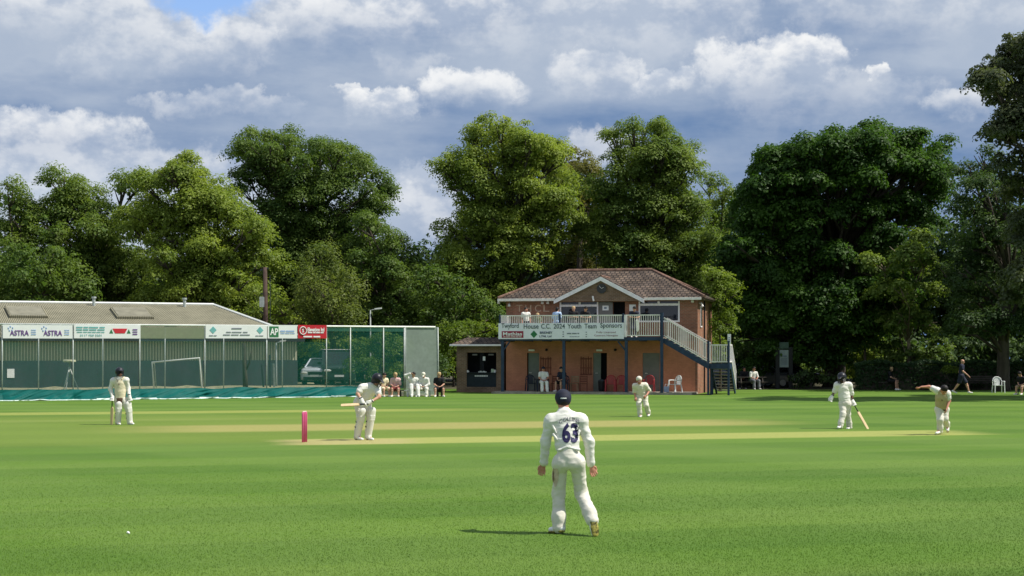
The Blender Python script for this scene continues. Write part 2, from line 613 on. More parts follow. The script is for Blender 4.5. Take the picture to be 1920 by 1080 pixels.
M_BARK = mat('bark', (0.055, 0.045, 0.035), 0.95, 0.45, 3.0, bump=0.6, bscale=9, stretch=(1, 1, 0.25))
M_BARK2 = mat('pale bark', (0.16, 0.13, 0.09), 0.95, 0.4, 3.0, bump=0.5, bscale=9, stretch=(1, 1, 0.25))


def leaf_quads(P0, N, size, rs, aspect=0.62):
    """One folded diamond per leaf spray, at points P0 with normals N."""
    n = len(P0)
    N = N / (np.linalg.norm(N, axis=1, keepdims=True) + 1e-9)
    r = rs.randn(n, 3)
    t = np.cross(N, r)
    t /= (np.linalg.norm(t, axis=1, keepdims=True) + 1e-9)
    b = np.cross(N, t)
    s = size[:, None]
    sag = N * s * 0.22
    return np.stack([P0 - t * s * 0.5 - sag, P0 - b * s * aspect * 0.5, P0 + t * s * 0.5 - sag, P0 + b * s * aspect * 0.5], 1)


def crown_pts(lobes, rs, clump=1.0, leaf=0.165, per=240, cover=1.8, flat=0.62, inner=1.0, ragged=1.45):
    """lobes: (x,y,z,rx,ry,rz).  Boughs are spread over every lobe and each carries its own leaves."""
    out = []
    cc, cr = [], []
    for L in lobes:
        c, r = np.array(L[:3]), np.array(L[3:6])
        area = 4 * math.pi * ((r[0] * r[1]) ** 1.6 / 3 + (r[0] * r[2]) ** 1.6 / 3 + (r[1] * r[2]) ** 1.6 / 3) ** (1 / 1.6)
        k = max(5, int(area * cover / (clump * clump * math.pi)))
        v = rs.randn(k, 3)
        v[:, 2] = np.where(v[:, 2] < -0.75, -v[:, 2], v[:, 2])
        v /= np.linalg.norm(v, axis=1, keepdims=True)
        wob = np.array([mnoise.noise(Vector((a[0] * 1.7 + c[0], a[1] * 1.7 + c[1], a[2] * 1.7 + c[2]))) for a in v])
        rad = 0.76 + 0.22 * wob * ragged + 0.26 * rs.rand(k) ** 1.5 * ragged
        cc.append(c + v * r * rad[:, None])
        cr.append(clump * (0.45 + 0.85 * rs.rand(k) ** 1.3))
        # dim interior
        ki = int(inner * 26 * r[0] * r[1] * r[2] / (leaf * 4) ** 1.0 / 3)
        if ki > 0:
            u = rs.randn(ki, 3)
            u /= np.linalg.norm(u, axis=1, keepdims=True)
            q = c + u * r * (0.82 * rs.rand(ki, 1) ** (1 / 2.2))
            out.append(leaf_quads(q, rs.randn(ki, 3) + u, leaf * (1.6 + 1.5 * rs.rand(ki)), rs, 0.8))
    cc, cr = np.concatenate(cc), np.concatenate(cr)
    npl = np.maximum(12, (per * (cr / clump) ** 2).astype(int))
    idx = np.repeat(np.arange(len(cc)), npl)
    n = len(idx)
    v = rs.randn(n, 3)
    v /= np.linalg.norm(v, axis=1, keepdims=True)
    v[:, 2] = np.where(v[:, 2] < -0.35, np.abs(v[:, 2]) * 0.8, v[:, 2])
    rr = rs.rand(n) ** 0.45
    sq = np.array([1.0, 1.0, flat])
    off = v * rr[:, None] * cr[idx][:, None] * sq
    off[:, 2] -= 0.35 * (np.hypot(off[:, 0], off[:, 1]) ** 2) / cr[idx]          # boughs droop at their tips
    p = cc[idx] + off
    N = v * 1.0 + rs.randn(n, 3) * 0.26 + np.array([0, 0, 0.45])
    out.append(leaf_quads(p, N, leaf * (0.55 + 0.8 * rs.rand(n)), rs))
    return np.concatenate(out)


TREES = []


def tree(name, label, d, lobes, base, leafm, seed, group='trees around the ground', trunk_r=0.32, depth=0.8, ydepth=None, bark=None, second=None, cat='tree', skirt=None, front=0.0, shrink=0.87, **kw):
    """lobes in photo pixels (column, row, radius[, row radius[, metres nearer/farther]]); base (column, d) of the trunk."""
    rs = np.random.RandomState(seed)
    random.seed(seed)
    s = d / F
    bpx = base
    loc = Vector(((bpx - 960) * s, d, 0))
    root = thing(name, label, cat, loc, 0, group)
    Ls, Ls2 = [], []
    if skirt:
        x0, x1, y0 = skirt
        lobes = list(lobes)
        for y in range(y0, 640, 42):
            for x in np.arange(x0, x1 + 1, 62):
                lobes.append((x + rs.randn() * 9, y + rs.randn() * 8, 44, 34, 0.6 + rs.rand() * 2.5))
    for L in lobes:
        px, py, rx = L[:3]
        ry = L[3] if len(L) > 3 and L[3] else rx
        off = L[4] if len(L) > 4 else (rs.rand() - 0.5) * 2 * depth * 2.2
        c = P(px, py, d + off) - loc
        sk = shrink if len(L) <= 4 else 1.0
        r0 = rx * s * sk
        ry = ry * sk
        e = (c.x, c.y, c.z, r0, (r0 + ry * s) / 2 * 0.95, ry * s)
        (Ls2 if (second and len(L) > 5) else Ls).append(e)
        # a companion lobe behind keeps the crown deep
        if len(L) <= 4 and r0 > 1.0:
            Ls.append((c.x + rs.randn() * 0.5, c.y + 1.8 + rs.rand() * 1.5, c.z - 0.4, r0 * 0.85, r0 * 0.8, ry * s * 0.85))
            if rs.rand() < .4:
                Ls.append((c.x * .93 + rs.randn() * 0.4, c.y - 1.6 - rs.rand() * 1.2, c.z - 0.7 + rs.randn() * .3, r0 * 0.75, r0 * 0.7, ry * s * 0.72))
    if front:
        mx_ = sum(e[0] for e in Ls) / len(Ls)
        hw = max(abs(e[0] - mx_) for e in Ls)
        for e in list(Ls):
            q = abs(e[0] - mx_) / hw
            if q < .8:
                Ls.append((e[0] + rs.randn() * .5, -front * (1 - q * q) ** .5 * (.7 + .4 * rs.rand()), e[2] - .5 + rs.randn() * .5, e[3] * .85, e[4] * .85, e[5] * .85))
    Q = crown_pts(Ls, rs, **kw)
    npmesh('crown', Q.reshape(-1, 3), np.arange(len(Q) * 4).reshape(-1, 4), leafm, root)
    if Ls2:
        Q = crown_pts(Ls2, rs, **kw)
        npmesh('branch', Q.reshape(-1, 3), np.arange(len(Q) * 4).reshape(-1, 4), second, root)
    # trunk with limbs reaching into every lobe
    mb = MB()
    zt = sorted(e[2] for e in Ls)[len(Ls) // 2]
    pts = [Vector((0, 0, -0.1)), Vector((0.02, 0, 0.35)), Vector((0.1 * rs.randn(), 0.1 * rs.randn(), zt * 0.45)), Vector((0.3 * rs.randn(), 0.3 * rs.randn(), zt * 0.95))]
    mb.tube(pts, [trunk_r * 1.45, trunk_r * 1.1, trunk_r * 0.85, trunk_r * 0.4], 12)
    for e in Ls[::1]:
        c = Vector(e[:3])
        h = min(max(0.25, (c.z - math.hypot(c.x, c.y) * 0.8) / max(zt, .1)), 0.9)
        a = pts[1].lerp(pts[3], h)
        mid_ = a.lerp(c, 0.5) + Vector((rs.randn() * .3, rs.randn() * .3, 0.5))
        mb.tube([a, mid_, c], [trunk_r * 0.34, trunk_r * 0.22, 0.04], 7)
        for _ in range(3):
            t = Vector(rs.randn(3)).normalized()
            mb.tube([mid_.lerp(c, 0.6), c + Vector((t.x * e[3], t.y * e[4], abs(t.z) * e[5])) * 0.85], [0.07, 0.02], 5)
    mb.build('trunk', bark or M_BARK, root, smooth=True)
    return root


def shrub(name, label, d, lobes, base, leafm, seed, group, **kw):
    kw.setdefault('trunk_r', 0.07)
    kw.setdefault('clump', 0.55)
    kw.setdefault('leaf', 0.15)
    kw.setdefault('per', 70)
    kw.setdefault('cover', 2.2)
    kw.setdefault('shrink', 0.95)
    kw.setdefault('cat', 'shrub')
    return tree(name, label, d, lobes, base, leafm, seed, group, **kw)


GT = 'tall trees behind the ground'
tree('lime_tree', 'olive tree with a rounded top at the left edge of the photo', 106, [(15, 375, 40), (45, 420, 44, 38), (10, 450, 50), (85, 470, 40, 34), (45, 510, 55, 40), (0, 540, 50)], 25, LM['olive'], 11, GT, skirt=(-10, 90, 580))
tree('lime_tree', 'dark olive tree with a hole of sky low in its crown, behind the shed ridge', 109, [(135, 358, 38, 32), (110, 400, 36), (165, 385, 42), (195, 410, 40, 36), (105, 440, 34), (215, 445, 42, 34), (235, 360, 30, 26), (262, 345, 24, 24), (180, 470, 34, 30), (250, 520, 60, 44), (170, 550, 60, 44)], 185, LM['olive'], 12, GT, front=2.5, skirt=(120, 270, 520))
tree('lime_tree', 'yellow green tree with a knobbly pointed top above the shed roof', 104, [(335, 312, 34, 30), (365, 330, 30), (300, 340, 30, 24), (330, 368, 50, 32), (395, 365, 48, 34), (285, 400, 42, 36), (340, 415, 52, 36), (430, 400, 44, 36), (470, 420, 38), (400, 450, 55, 36), (470, 480, 46, 36), (320, 465, 40, 36), (250, 420, 34), (415, 520, 44, 34), (480, 550, 34, 34), (360, 530, 44, 40)], 390, LM['lime'], 13, GT, front=2.5, skirt=(310, 470, 570))
tree('chestnut_tree', 'great dark green tree with a broad humped crown left of the sky gap', 112, [(480, 270, 38, 32), (530, 280, 46, 36), (590, 290, 44, 32), (640, 295, 42, 34), (680, 320, 40, 34), (710, 350, 32, 34), (460, 300, 30, 26), (500, 325, 48, 34), (560, 340, 50, 34), (620, 350, 56, 36), (725, 370, 18, 16), (690, 385, 34, 30), (520, 385, 44, 34), (590, 410, 56, 36), (540, 440, 50, 36), (660, 420, 46, 36), (560, 490, 60, 40), (640, 480, 60, 44)], 585, LM['mid'], 14, GT, trunk_r=0.4, front=3.0, skirt=(500, 700, 540))
tree('chestnut_tree', 'dark green lower tree sloping down to the sky gap beside the great humped tree', 107, [(690, 425, 36, 32), (730, 455, 40, 34), (690, 475, 46, 36), (755, 490, 36, 32), (720, 520, 50, 36), (775, 500, 22, 22), (770, 540, 34, 34), (670, 520, 44, 40), (740, 570, 50, 36), (680, 580, 50, 36)], 715, LM['mid'], 15, GT, skirt=(680, 800, 610))
tree('willow_tree', 'pale olive weeping tree with hanging sprays in front of the dark trees', 98, [(600, 492, 34, 22), (588, 530, 36, 34), (630, 530, 40, 36), (600, 575, 44, 34), (650, 570, 34, 36), (665, 600, 30, 26), (585, 610, 30, 26), (632, 610, 40, 30)], 622, LM['willow'], 16, GT, flat=1.9, clump=0.7, leaf=0.16, per=80, cover=2.2, trunk_r=0.2)
tree('lime_tree', 'tall yellow green tree with a ragged left edge behind the pavilion roof', 110, [(935, 252, 42, 34), (985, 262, 40, 36), (890, 255, 30, 20), (900, 290, 50, 32), (975, 300, 56, 36), (1030, 285, 34, 32), (865, 305, 32, 24), (860, 335, 26, 22), (905, 345, 50, 32), (985, 355, 56, 36), (1050, 345, 36, 36), (870, 375, 30, 24), (930, 400, 56, 38), (1020, 395, 56, 36), (880, 425, 46, 32), (835, 425, 22, 18), (960, 440, 60, 36), (1060, 420, 36, 36), (1050, 460, 42, 32), (880, 470, 56, 36), (960, 490, 60, 34), (850, 500, 40, 34), (900, 530, 56, 36)], 965, LM['lime'], 17, GT, trunk_r=0.4, front=3.0, skirt=(830, 1050, 560))
tree('lime_tree', 'brownish olive tree seen between the two tall yellow green ones', 121, [(1030, 290, 36, 26), (1075, 305, 34, 28), (1100, 325, 30, 30), (1060, 340, 42, 32), (1095, 370, 42, 36), (1110, 420, 40, 40), (1090, 480, 44, 40)], 1085, LM['brown'], 18, GT, skirt=(1050, 1130, 520))
tree('lime_tree', 'tall green tree with two dark turret tops behind the pavilion', 113, [(1235, 238, 26, 22), (1205, 250, 24, 22), (1155, 255, 26, 20), (1165, 285, 28, 22), (1215, 280, 46, 30), (1265, 285, 36, 30), (1290, 305, 26, 26), (1180, 320, 46, 32), (1250, 325, 52, 34), (1140, 345, 36, 30), (1200, 365, 56, 34), (1280, 360, 40, 34), (1150, 395, 46, 34), (1235, 405, 60, 36), (1305, 400, 32, 32), (1130, 440, 40, 34), (1190, 450, 56, 36), (1270, 450, 56, 36), (1150, 490, 50, 32), (1230, 495, 60, 34), (1310, 460, 32, 36), (1320, 500, 36, 36), (1280, 530, 50, 36)], 1230, LM['olive'], 19, GT, trunk_r=0.4, front=3.0, skirt=(1140, 1330, 560))
tree('lime_tree', 'olive tree peeping out between the turreted tree and the great dark maple', 120, [(1330, 345, 28, 22), (1355, 365, 26, 26), (1335, 395, 40, 32), (1370, 410, 26, 36), (1350, 450, 40, 40)], 1345, LM['olive'], 20, GT, skirt=(1340, 1400, 500))
tree('maple_tree', 'great dense dark green tree with a wide dome crown right of the pavilion', 103, [(1640, 262, 50, 32), (1570, 268, 44, 26), (1500, 285, 50, 32), (1700, 280, 46, 36), (1745, 290, 36, 34), (1455, 300, 40, 34), (1430, 335, 40, 34), (1500, 335, 56, 34), (1580, 320, 60, 36), (1660, 320, 56, 36), (1735, 335, 46, 36), (1410, 370, 36, 32), (1470, 385, 56, 34), (1395, 410, 40, 32), (1545, 375, 44, 26), (1630, 385, 66, 34), (1710, 385, 50, 34), (1765, 370, 24, 34), (1400, 455, 50, 34), (1470, 450, 50, 34), (1385, 500, 40, 34), (1530, 465, 40, 30), (1450, 510, 60, 36), (1540, 520, 60, 36), (1640, 455, 56, 30), (1620, 520, 56, 34), (1400, 555, 46, 32), (1470, 570, 60, 34), (1560, 575, 56, 34), (1640, 565, 44, 34), (1420, 600, 44, 26), (1520, 620, 44, 22), (1385, 640, 30, 22), (1460, 625, 40, 24), (1600, 610, 40, 22)], 1565, LM['oak'], 21, GT, trunk_r=0.62, depth=1.6, leaf=0.22, front=5.0)
tree('young_tree', 'lighter green slim tree with brown tinged leaves under the dark maple', 97, [(1735, 490, 22, 22), (1725, 455, 18, 16), (1690, 470, 36, 28), (1660, 500, 36, 26), (1715, 510, 34, 30), (1680, 545, 44, 28), (1730, 555, 36, 30), (1650, 590, 40, 26), (1705, 600, 46, 28), (1745, 610, 26, 26)], 1705, LM['olive'], 22, GT, trunk_r=0.13, bark=M_BARK2, cover=1.1, inner=0.35, clump=0.8, leaf=0.2)
tree('ash_tree', 'grey green tree between the dark maple and the tall tree at the right edge', 92, [(1845, 300, 34, 24), (1815, 320, 24, 22), (1880, 325, 40, 30), (1850, 360, 50, 34), (1810, 400, 36, 36), (1880, 400, 50, 36), (1915, 360, 30, 40), (1840, 450, 56, 36), (1905, 450, 50, 40), (1810, 500, 40, 34), (1870, 510, 60, 36), (1800, 545, 36, 34), (1850, 570, 56, 34), (1915, 540, 44, 44), (1815, 610, 40, 24), (1890, 615, 56, 26)], 1880, LM['dark'], 23, GT, trunk_r=0.35)
tree('ash_tree', 'tall near tree leaning into the photo from its right edge', 74, [(1905, 90, 34, 30), (1870, 130, 34, 26), (1920, 150, 50, 40), (1880, 185, 34, 30), (1855, 150, 22, 18), (1925, 230, 50, 44), (1890, 250, 28, 24), (1925, 320, 50, 50), (1985, 180, 80, 70), (2010, 320, 90, 80), (1960, 420, 66, 60), (2050, 460, 90, 80), (1950, 520, 50, 50), (2060, 230, 70, 70), (1975, 80, 60, 50)], 1985, LM['grey'], 24, GT, trunk_r=0.34, leaf=0.19, clump=0.75)
# outside the frame on the right: throws the shade that crosses the grass
tree('ash_tree', 'spreading tree just beyond the right edge, shading the grass', 78, [(2130, 330, 110, 90), (2230, 380, 110, 100), (2120, 470, 100, 80), (2240, 500, 110, 80), (2180, 270, 90, 60)], 2160, LM['dark'], 25, GT, trunk_r=0.4, leaf=0.3, per=60)
tree('ash_tree', 'spreading tree farther along beyond the right edge', 92, [(2110, 380, 100, 80), (2030, 460, 90, 80), (2130, 500, 110, 80), (2200, 420, 100, 90)], 2090, LM['dark'], 26, GT, trunk_r=0.4, leaf=0.3, per=60)
# lower growth in front of and between the tall trees
GS = 'bushes along the far edge of the ground'
shrub('holly_bush', 'dark green bush behind the left part of the shed roof', 100, [(30, 495, 50, 40), (95, 505, 56, 38), (15, 550, 50, 34), (80, 555, 60, 30), (140, 545, 40, 34)], 60, LM['mid'], 31, GS, clump=0.8, leaf=0.2)
shrub('holly_bush', 'dark bush behind the right part of the shed roof, by the leaning pole', 99, [(440, 540, 36, 40), (500, 570, 36, 40), (540, 590, 40, 34), (470, 600, 40, 26)], 490, LM['lime'], 32, GS, clump=0.8, leaf=0.2, cover=1.1)
shrub('elder_bush', 'dark leafy bush between the sky gap and the pavilion roof', 103, [(820, 530, 34, 34), (860, 560, 46, 36), (810, 580, 40, 34), (900, 585, 44, 30), (850, 620, 50, 30)], 850, LM['mid'], 33, GS, clump=0.8, leaf=0.2)
shrub('privet_bush', 'yellow green bush above the low kiosk roof', 94.5, [(850, 622, 26, 18), (885, 618, 26, 16), (830, 640, 22, 22), (915, 622, 24, 18), (848, 668, 26, 26), (830, 690, 20, 30)], 870, LM['fresh'], 34, GS)
shrub('hazel_bush', 'bright green bush growing against the right end of the pavilion', 91.5, [(1350, 535, 34, 26), (1330, 520, 26, 20), (1362, 565, 26, 30), (1352, 610, 26, 34), (1345, 655, 22, 34)], 1350, LM['fresh'], 35, GS)
shrub('laurel_bush', 'leafy bush behind the netting, next to the parked car', 86, [(690, 655, 30, 26), (720, 645, 28, 26), (745, 665, 26, 30), (680, 695, 30, 26), (725, 705, 36, 26), (755, 710, 22, 24)], 715, LM['mid'], 36, GS)
shrub('laurel_bush', 'bush behind the grey end panel of the netting', 89, [(790, 650, 28, 26), (775, 690, 28, 30), (815, 690, 24, 30)], 795, LM['dark'], 37, GS)
shrub('privet_bush', 'pale green bush behind the cars at the end of the shed', 101, [(575, 660, 26, 16), (605, 650, 30, 18), (640, 655, 30, 20)], 605, LM['lime'], 38, GS)
shrub('elder_bush', 'bush in the shade behind the notice board', 107, [(1420, 660, 36, 26), (1470, 640, 40, 24), (1440, 695, 40, 24), (1510, 670, 30, 26)], 1455, LM['mid'], 39, GS, leaf=0.2)
shrub('elder_bush', 'low dark bush in front of the parked grey car under the maple', 98.5, [(1500, 712, 22, 14), (1530, 715, 22, 12), (1555, 708, 14, 16)], 1520, LM['dark'], 43, GS)
shrub('elder_bush', 'sunlit bush showing beside the thick trunk of the maple', 110, [(1640, 660, 34, 26), (1610, 690, 30, 24), (1675, 690, 36, 24), (1600, 650, 24, 24)], 1640, LM['lime'], 40, GS, leaf=0.2)
shrub('elder_bush', 'shaded bush behind the picnic table', 100, [(1690, 660, 36, 26), (1730, 680, 30, 30), (1660, 700, 30, 20), (1760, 660, 26, 30)], 1710, LM['mid'], 41, GS, leaf=0.2)
shrub('fern', 'bright green arching fern at the corner of the dark hedge', 93.6, [(1782, 694, 13, 7), (1772, 690, 8, 6), (1792, 696, 8, 6)], 1782, LM['fresh'], 42, 'small plants', clump=0.3, leaf=0.1, trunk_r=0.02, cat='plant')
# clipped hedge on the right
rs = np.random.RandomState(50)
n = 30000
hx = 20.5 + 13 * rs.rand(n)
hy = 94.6 + 1.1 * rs.rand(n) + 0.05 * rs.randn(n)
hz = 1.6 * rs.rand(n) ** 0.7
top = hz > 1.45
hz = hz + 0.1 * np.sin(hx * 2.1) * top + 0.12 * rs.rand(n) * top
N = np.stack([rs.randn(n) * .5, -0.7 + rs.randn(n) * .5, 0.5 + rs.randn(n) * .4], 1)
Q = leaf_quads(np.stack([hx, hy, hz], 1), N, 0.11 + 0.09 * rs.rand(n), rs)
hd = thing('hedge', 'dark clipped hedge along the field edge behind the white chair', 'hedge', (27, 95, 0))
npmesh('foliage', Q.reshape(-1, 3) - np.array([27, 95, 0]), np.arange(n * 4).reshape(-1, 4), LM['hedge'], hd)
mb = MB()
mb.bb(-6.3, 6.4, -0.25, 0.55, 0.0, 1.35)
mb.build('stem', M_BARK, hd)

# the wood beyond, one mass
rs = np.random.RandomState(60)
lob = []
for i in range(150):
    x = -62 + 145 * i / 149
    lob.append((x, 119.5 + rs.rand() * 2, 1.3, 1.7, 1.2, 1.9))
for i in range(140):
    x = -62 + 145 * i / 139 + rs.randn()
    y = 123 + rs.rand() * 8
    ppx = 960 + x / y * F
    h = 9.0 + 1.5 * mnoise.noise(Vector((x * 0.15, 0, 0)))
    if 740 < ppx < 830:
        h = 9.0
    if ppx > 1350:
        h += 2.0
    lob.append((x, y, h * 0.55, 2.6, 2.2, h * 0.62))
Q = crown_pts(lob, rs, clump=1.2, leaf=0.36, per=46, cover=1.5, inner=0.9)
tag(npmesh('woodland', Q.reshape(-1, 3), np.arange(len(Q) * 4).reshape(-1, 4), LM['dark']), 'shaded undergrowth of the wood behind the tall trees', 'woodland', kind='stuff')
# leaf litter and bare soil under the trees
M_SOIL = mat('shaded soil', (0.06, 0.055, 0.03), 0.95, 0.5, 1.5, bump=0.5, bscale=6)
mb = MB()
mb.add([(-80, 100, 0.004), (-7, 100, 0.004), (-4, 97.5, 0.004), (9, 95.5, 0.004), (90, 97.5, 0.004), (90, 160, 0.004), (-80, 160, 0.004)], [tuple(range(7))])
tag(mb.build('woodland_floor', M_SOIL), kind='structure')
# ================================================================ pavilion (own frame: u along the front, v back, z up)
AP = R(14)
EU, EV = Vector((math.cos(AP), -math.sin(AP), 0)), Vector((math.sin(AP), math.cos(AP), 0))
PO = Vector((-0.63, 86.3, 0))


def u_at(px, v):
    """u on the plane v that photo column px looks at."""
    k = (px - 960) / F
    x0, y0 = PO.x + EV.x * v, PO.y + EV.y * v
    return (k * y0 - x0) / (EU.x - k * EU.y)


def z_at(px, py, v):
    u = u_at(px, v)
    return HC + (YH - py) / F * (PO.y + EU.y * u + EV.y * v)


def W(u, v, z):
    return PO + EU * u + EV * v + Vector((0, 0, z))


M_BRICK = brick_mat('red brick', (0.32, 0.128, 0.074), (0.245, 0.092, 0.056), (0.27, 0.20, 0.145), var=0.22)
M_BRICK2 = brick_mat('brown brick', (0.235, 0.145, 0.09), (0.175, 0.105, 0.066), (0.25, 0.20, 0.15), var=0.25)
M_PAINTB = brick_mat('orange painted brick', (0.52, 0.22, 0.132), (0.465, 0.195, 0.118), (0.45, 0.19, 0.115), var=0.14, bump=0.2)
M_TILE = brick_mat('roof tiles', (0.135, 0.098, 0.072), (0.085, 0.064, 0.054), (0.028, 0.023, 0.02), bw=0.27, bh=0.30, msize=0.035, var=0.5, moss=(0.24, 0.165, 0.11), bump=1.0, nscale=0.9)
M_WHITE = mat('white painted timber', (0.87, 0.83, 0.84), 0.5, 0.08, 3)
M_RAIL = mat('off white railing paint', (0.84, 0.79, 0.74), 0.55, 0.1, 3)
M_BLUE = mat('blue painted steel', (0.022, 0.042, 0.085), 0.5, 0.25, 4)
M_DECK = mat('grey deck boards', (0.26, 0.23, 0.19), 0.85, 0.3, 3, stretch=(1, 8, 1))
M_GLASS = mat('dark window glass', (0.012, 0.015, 0.022), 0.06, 0.3, 2, spec=0.6)
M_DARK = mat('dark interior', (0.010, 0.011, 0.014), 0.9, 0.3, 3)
M_GDOOR = mat('grey green door paint', (0.16, 0.175, 0.15), 0.6, 0.12, 3)
M_GREY = mat('grey door panel', (0.17, 0.165, 0.155), 0.6, 0.1, 3)
M_SOFF = mat('brown soffit boards', (0.10, 0.075, 0.055), 0.85, 0.3, 3)
M_CONC = mat('concrete', (0.30, 0.27, 0.22), 0.9, 0.25, 2, bump=0.3, bscale=14)
M_PAPER = mat('white paper', (0.80, 0.81, 0.80), 0.7, 0.05, 6)
M_NAVY = mat('navy kiosk board', (0.012, 0.022, 0.032), 0.5, 0.2, 3)
M_TREL = mat('red brown trellis', (0.20, 0.065, 0.04), 0.8, 0.2, 5)
M_TAN = mat('pale brick lettering', (0.52, 0.38, 0.28), 0.85, 0.15, 6)
M_INK = mat('printed ink blue grey', (0.17, 0.22, 0.30), 0.7, 0.1, 8)

pv = thing('cricket_pavilion', 'two storey red brick cricket pavilion with hipped tiled roof, balcony and outside stair', 'pavilion', PO, -AP)
VW, DEP = 2.2, 6.35                   # wall plane behind the balcony edge, depth of the building
UL, UR = u_at(949, VW), u_at(1308, VW)
ZF = 3.02                             # balcony floor
ZE = 5.20                             # eaves


def hole_wall(mb, u0, u1, z0, z1, holes, v0, v1, mi=0):
    """wall slab between v0 and v1 with rectangular openings (u0,u1,z0,z1)"""
    us = sorted({u0, u1, *[h[0] for h in holes], *[h[1] for h in holes]})
    for a, b_ in zip(us, us[1:]):
        hs = sorted([h for h in holes if h[0] <= a + 1e-6 and h[1] >= b_ - 1e-6], key=lambda h: h[2])
        z = z0
        for h in hs:
            if h[2] > z + 1e-6:
                mb.bb(a, b_, v0, v1, z, h[2], mi)
            z = h[3]
        if z < z1 - 1e-6:
            mb.bb(a, b_, v0, v1, z, z1, mi)


def merge(mb):
    return mb


# openings
wl = (u_at(1049.5, VW), u_at(1122, VW), 3.55, 4.98)
dr = (u_at(1149, VW), u_at(1172, VW), ZF + 0.02, 4.98)
wr = (u_at(1197.5, VW), u_at(1274.5, VW), z_at(1236, 604, VW), z_at(1236, 564, VW) - 0.02)
ld = [(u_at(988, VW), u_at(1011, VW), 0.12, 2.2), (u_at(1112, VW), u_at(1138, VW), 0.12, 2.2), (u_at(1205, VW), u_at(1237, VW), 0.12, 2.2)]
mb = MB()
hole_wall(mb, UL, UR, ZF - 0.16, ZE - 0.02, [wl, dr, wr], VW, VW + 0.26)
mb.bb(UL, UL + 0.26, VW + 0.262, VW + DEP - .262, 0, ZE - 0.02)
mb.bb(UR - 0.26, UR, VW + 0.262, VW + DEP - .262, 0, ZE - 0.02)
mb.bb(UL, UR, VW + DEP - 0.26, VW + DEP, 0, ZE - 0.02)
mb.bb(UR - 0.13, UR, VW, VW + 0.26, 0, ZF - 0.162)
mb.build('wall', M_BRICK, pv, uv=True)
mb = MB()
hole_wall(mb, UL, UR - 0.132, 0.0, ZF - 0.162, ld, VW, VW + 0.26)
mb.build('lower_wall', M_PAINTB, pv, uv=True)
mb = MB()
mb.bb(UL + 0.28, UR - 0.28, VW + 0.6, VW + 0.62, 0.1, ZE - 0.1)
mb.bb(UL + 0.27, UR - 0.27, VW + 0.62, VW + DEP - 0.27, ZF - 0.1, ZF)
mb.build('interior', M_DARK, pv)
# hipped roof
OH = 0.38
e0, e1, f0, f1 = UL - OH, UR + OH + 0.05, VW - OH, VW + DEP + OH
r0, r1, rv, rz = u_at(1066, 5.4), u_at(1222, 5.4), VW + DEP / 2, 6.86
gu0, gu1, gup = u_at(1047, VW - OH), u_at(1201, VW - OH), u_at(1127, VW - OH)
gz = 6.27
mb = MB()
A, B_, Cc, D = (e0, f0, ZE), (e1, f0, ZE), (e1, f1, ZE), (e0, f1, ZE)
r0_, r1_ = (r0, rv, rz), (r1, rv, rz)
mb.add([A, B_, Cc, D, r0_, r1_], [(0, 1, 5, 4), (1, 2, 5), (2, 3, 4, 5), (3, 0, 4)])
# the little gable's own roof running back into the front slope
slope = (rz - ZE) / (rv - f0)
vb = f0 + (gz + 0.10 - ZE) / slope
gf = f0 - 0.12
mb.add([(gu0 - .22, gf, ZE - 0.06), (gup, gf, gz + 0.1), (gup, vb, gz + 0.1), (gu0 - .22, f0 + 0.02, ZE - 0.06 + .03)], [(0, 1, 2, 3)])
mb.add([(gup, gf, gz + 0.1), (gu1 + .22, gf, ZE - 0.06), (gu1 + .22, f0 + 0.02, ZE - 0.03), (gup, vb, gz + 0.1)], [(0, 1, 2, 3)])
rf = mb.build('roof', M_TILE, pv, uv=True)
so_ = rf.modifiers.new('thick', 'SOLIDIFY')
so_.thickness = 0.07
so_.offset = -1
mb = MB()
mb.tube([r0_, r1_], 0.10, 8)
for a, b_ in ((A, r0_), (B_, r1_), (Cc, r1_), (D, r0_)):
    mb.tube([Vector(a) + Vector((0, 0, .03)), Vector(b_)], 0.08, 8)
mb.tube([(gup, gf, gz + 0.11), (gup, vb, gz + 0.11)], 0.07, 8)
mb.build('ridge_tile', mat('ridge tiles', (0.17, 0.10, 0.075), 0.9, 0.45, 5), rf)
# gutters and fascias
mb = MB()
mb.bb(e0, gu0 - 0.12, f0 - 0.10, f0 - 0.0, ZE - 0.16, ZE - 0.02)
mb.build('gutter', M_RAIL, pv, bevel=0.012)
mb = MB()
mb.bb(gu1 + 0.12, e1 - .18, f0 - 0.10, f0 - 0.0, ZE - 0.16, ZE - 0.02)
mb.bb(e0 - 0.02, e0 + .08, f0 + 0.02, f1, ZE - 0.16, ZE - 0.03)
mb.build('gutter', M_RAIL, pv, bevel=0.012)
mb = MB()
mb.bb(e0 + .09, e1 - .05, f0 + .003, VW - .003, ZE - 0.13, ZE - 0.075)
mb.bb(UR + 0.003, e1 - .06, VW, f1 - .1, ZE - 0.13, ZE - 0.075)
mb.build('soffit', M_SOFF, pv)
mb = MB()
for s_, ga in ((1, gu0 - .22), (-1, gu1 + .22)):
    a, b_ = Vector((ga, gf - 0.02, ZE - 0.10)), Vector((gup, gf - 0.02, gz + 0.06))
    dn = Vector((0, 0, -0.22))
    mb.prism([a, b_, b_ + dn, a + dn], (0, -0.05, 0))
mb.build('bargeboard', M_WHITE, pv)
mb = MB()
mb.prism([(gu0, gf + 0.10, ZE - 0.2), (gu1, gf + 0.10, ZE - 0.2), (gu1, gf + 0.10, ZE - 0.12), (gup, gf + 0.10, gz - 0.04), (gu0, gf + 0.10, ZE - 0.12)], (0, 0.2, 0))
mb.build('gable', M_BRICK2, pv, uv=True)
mb = MB()
cz = z_at(1129, 541, gf)
mb.tube([(gup + .04, gf + .09, cz), (gup + .04, gf + .03, cz)], 0.26, 20)
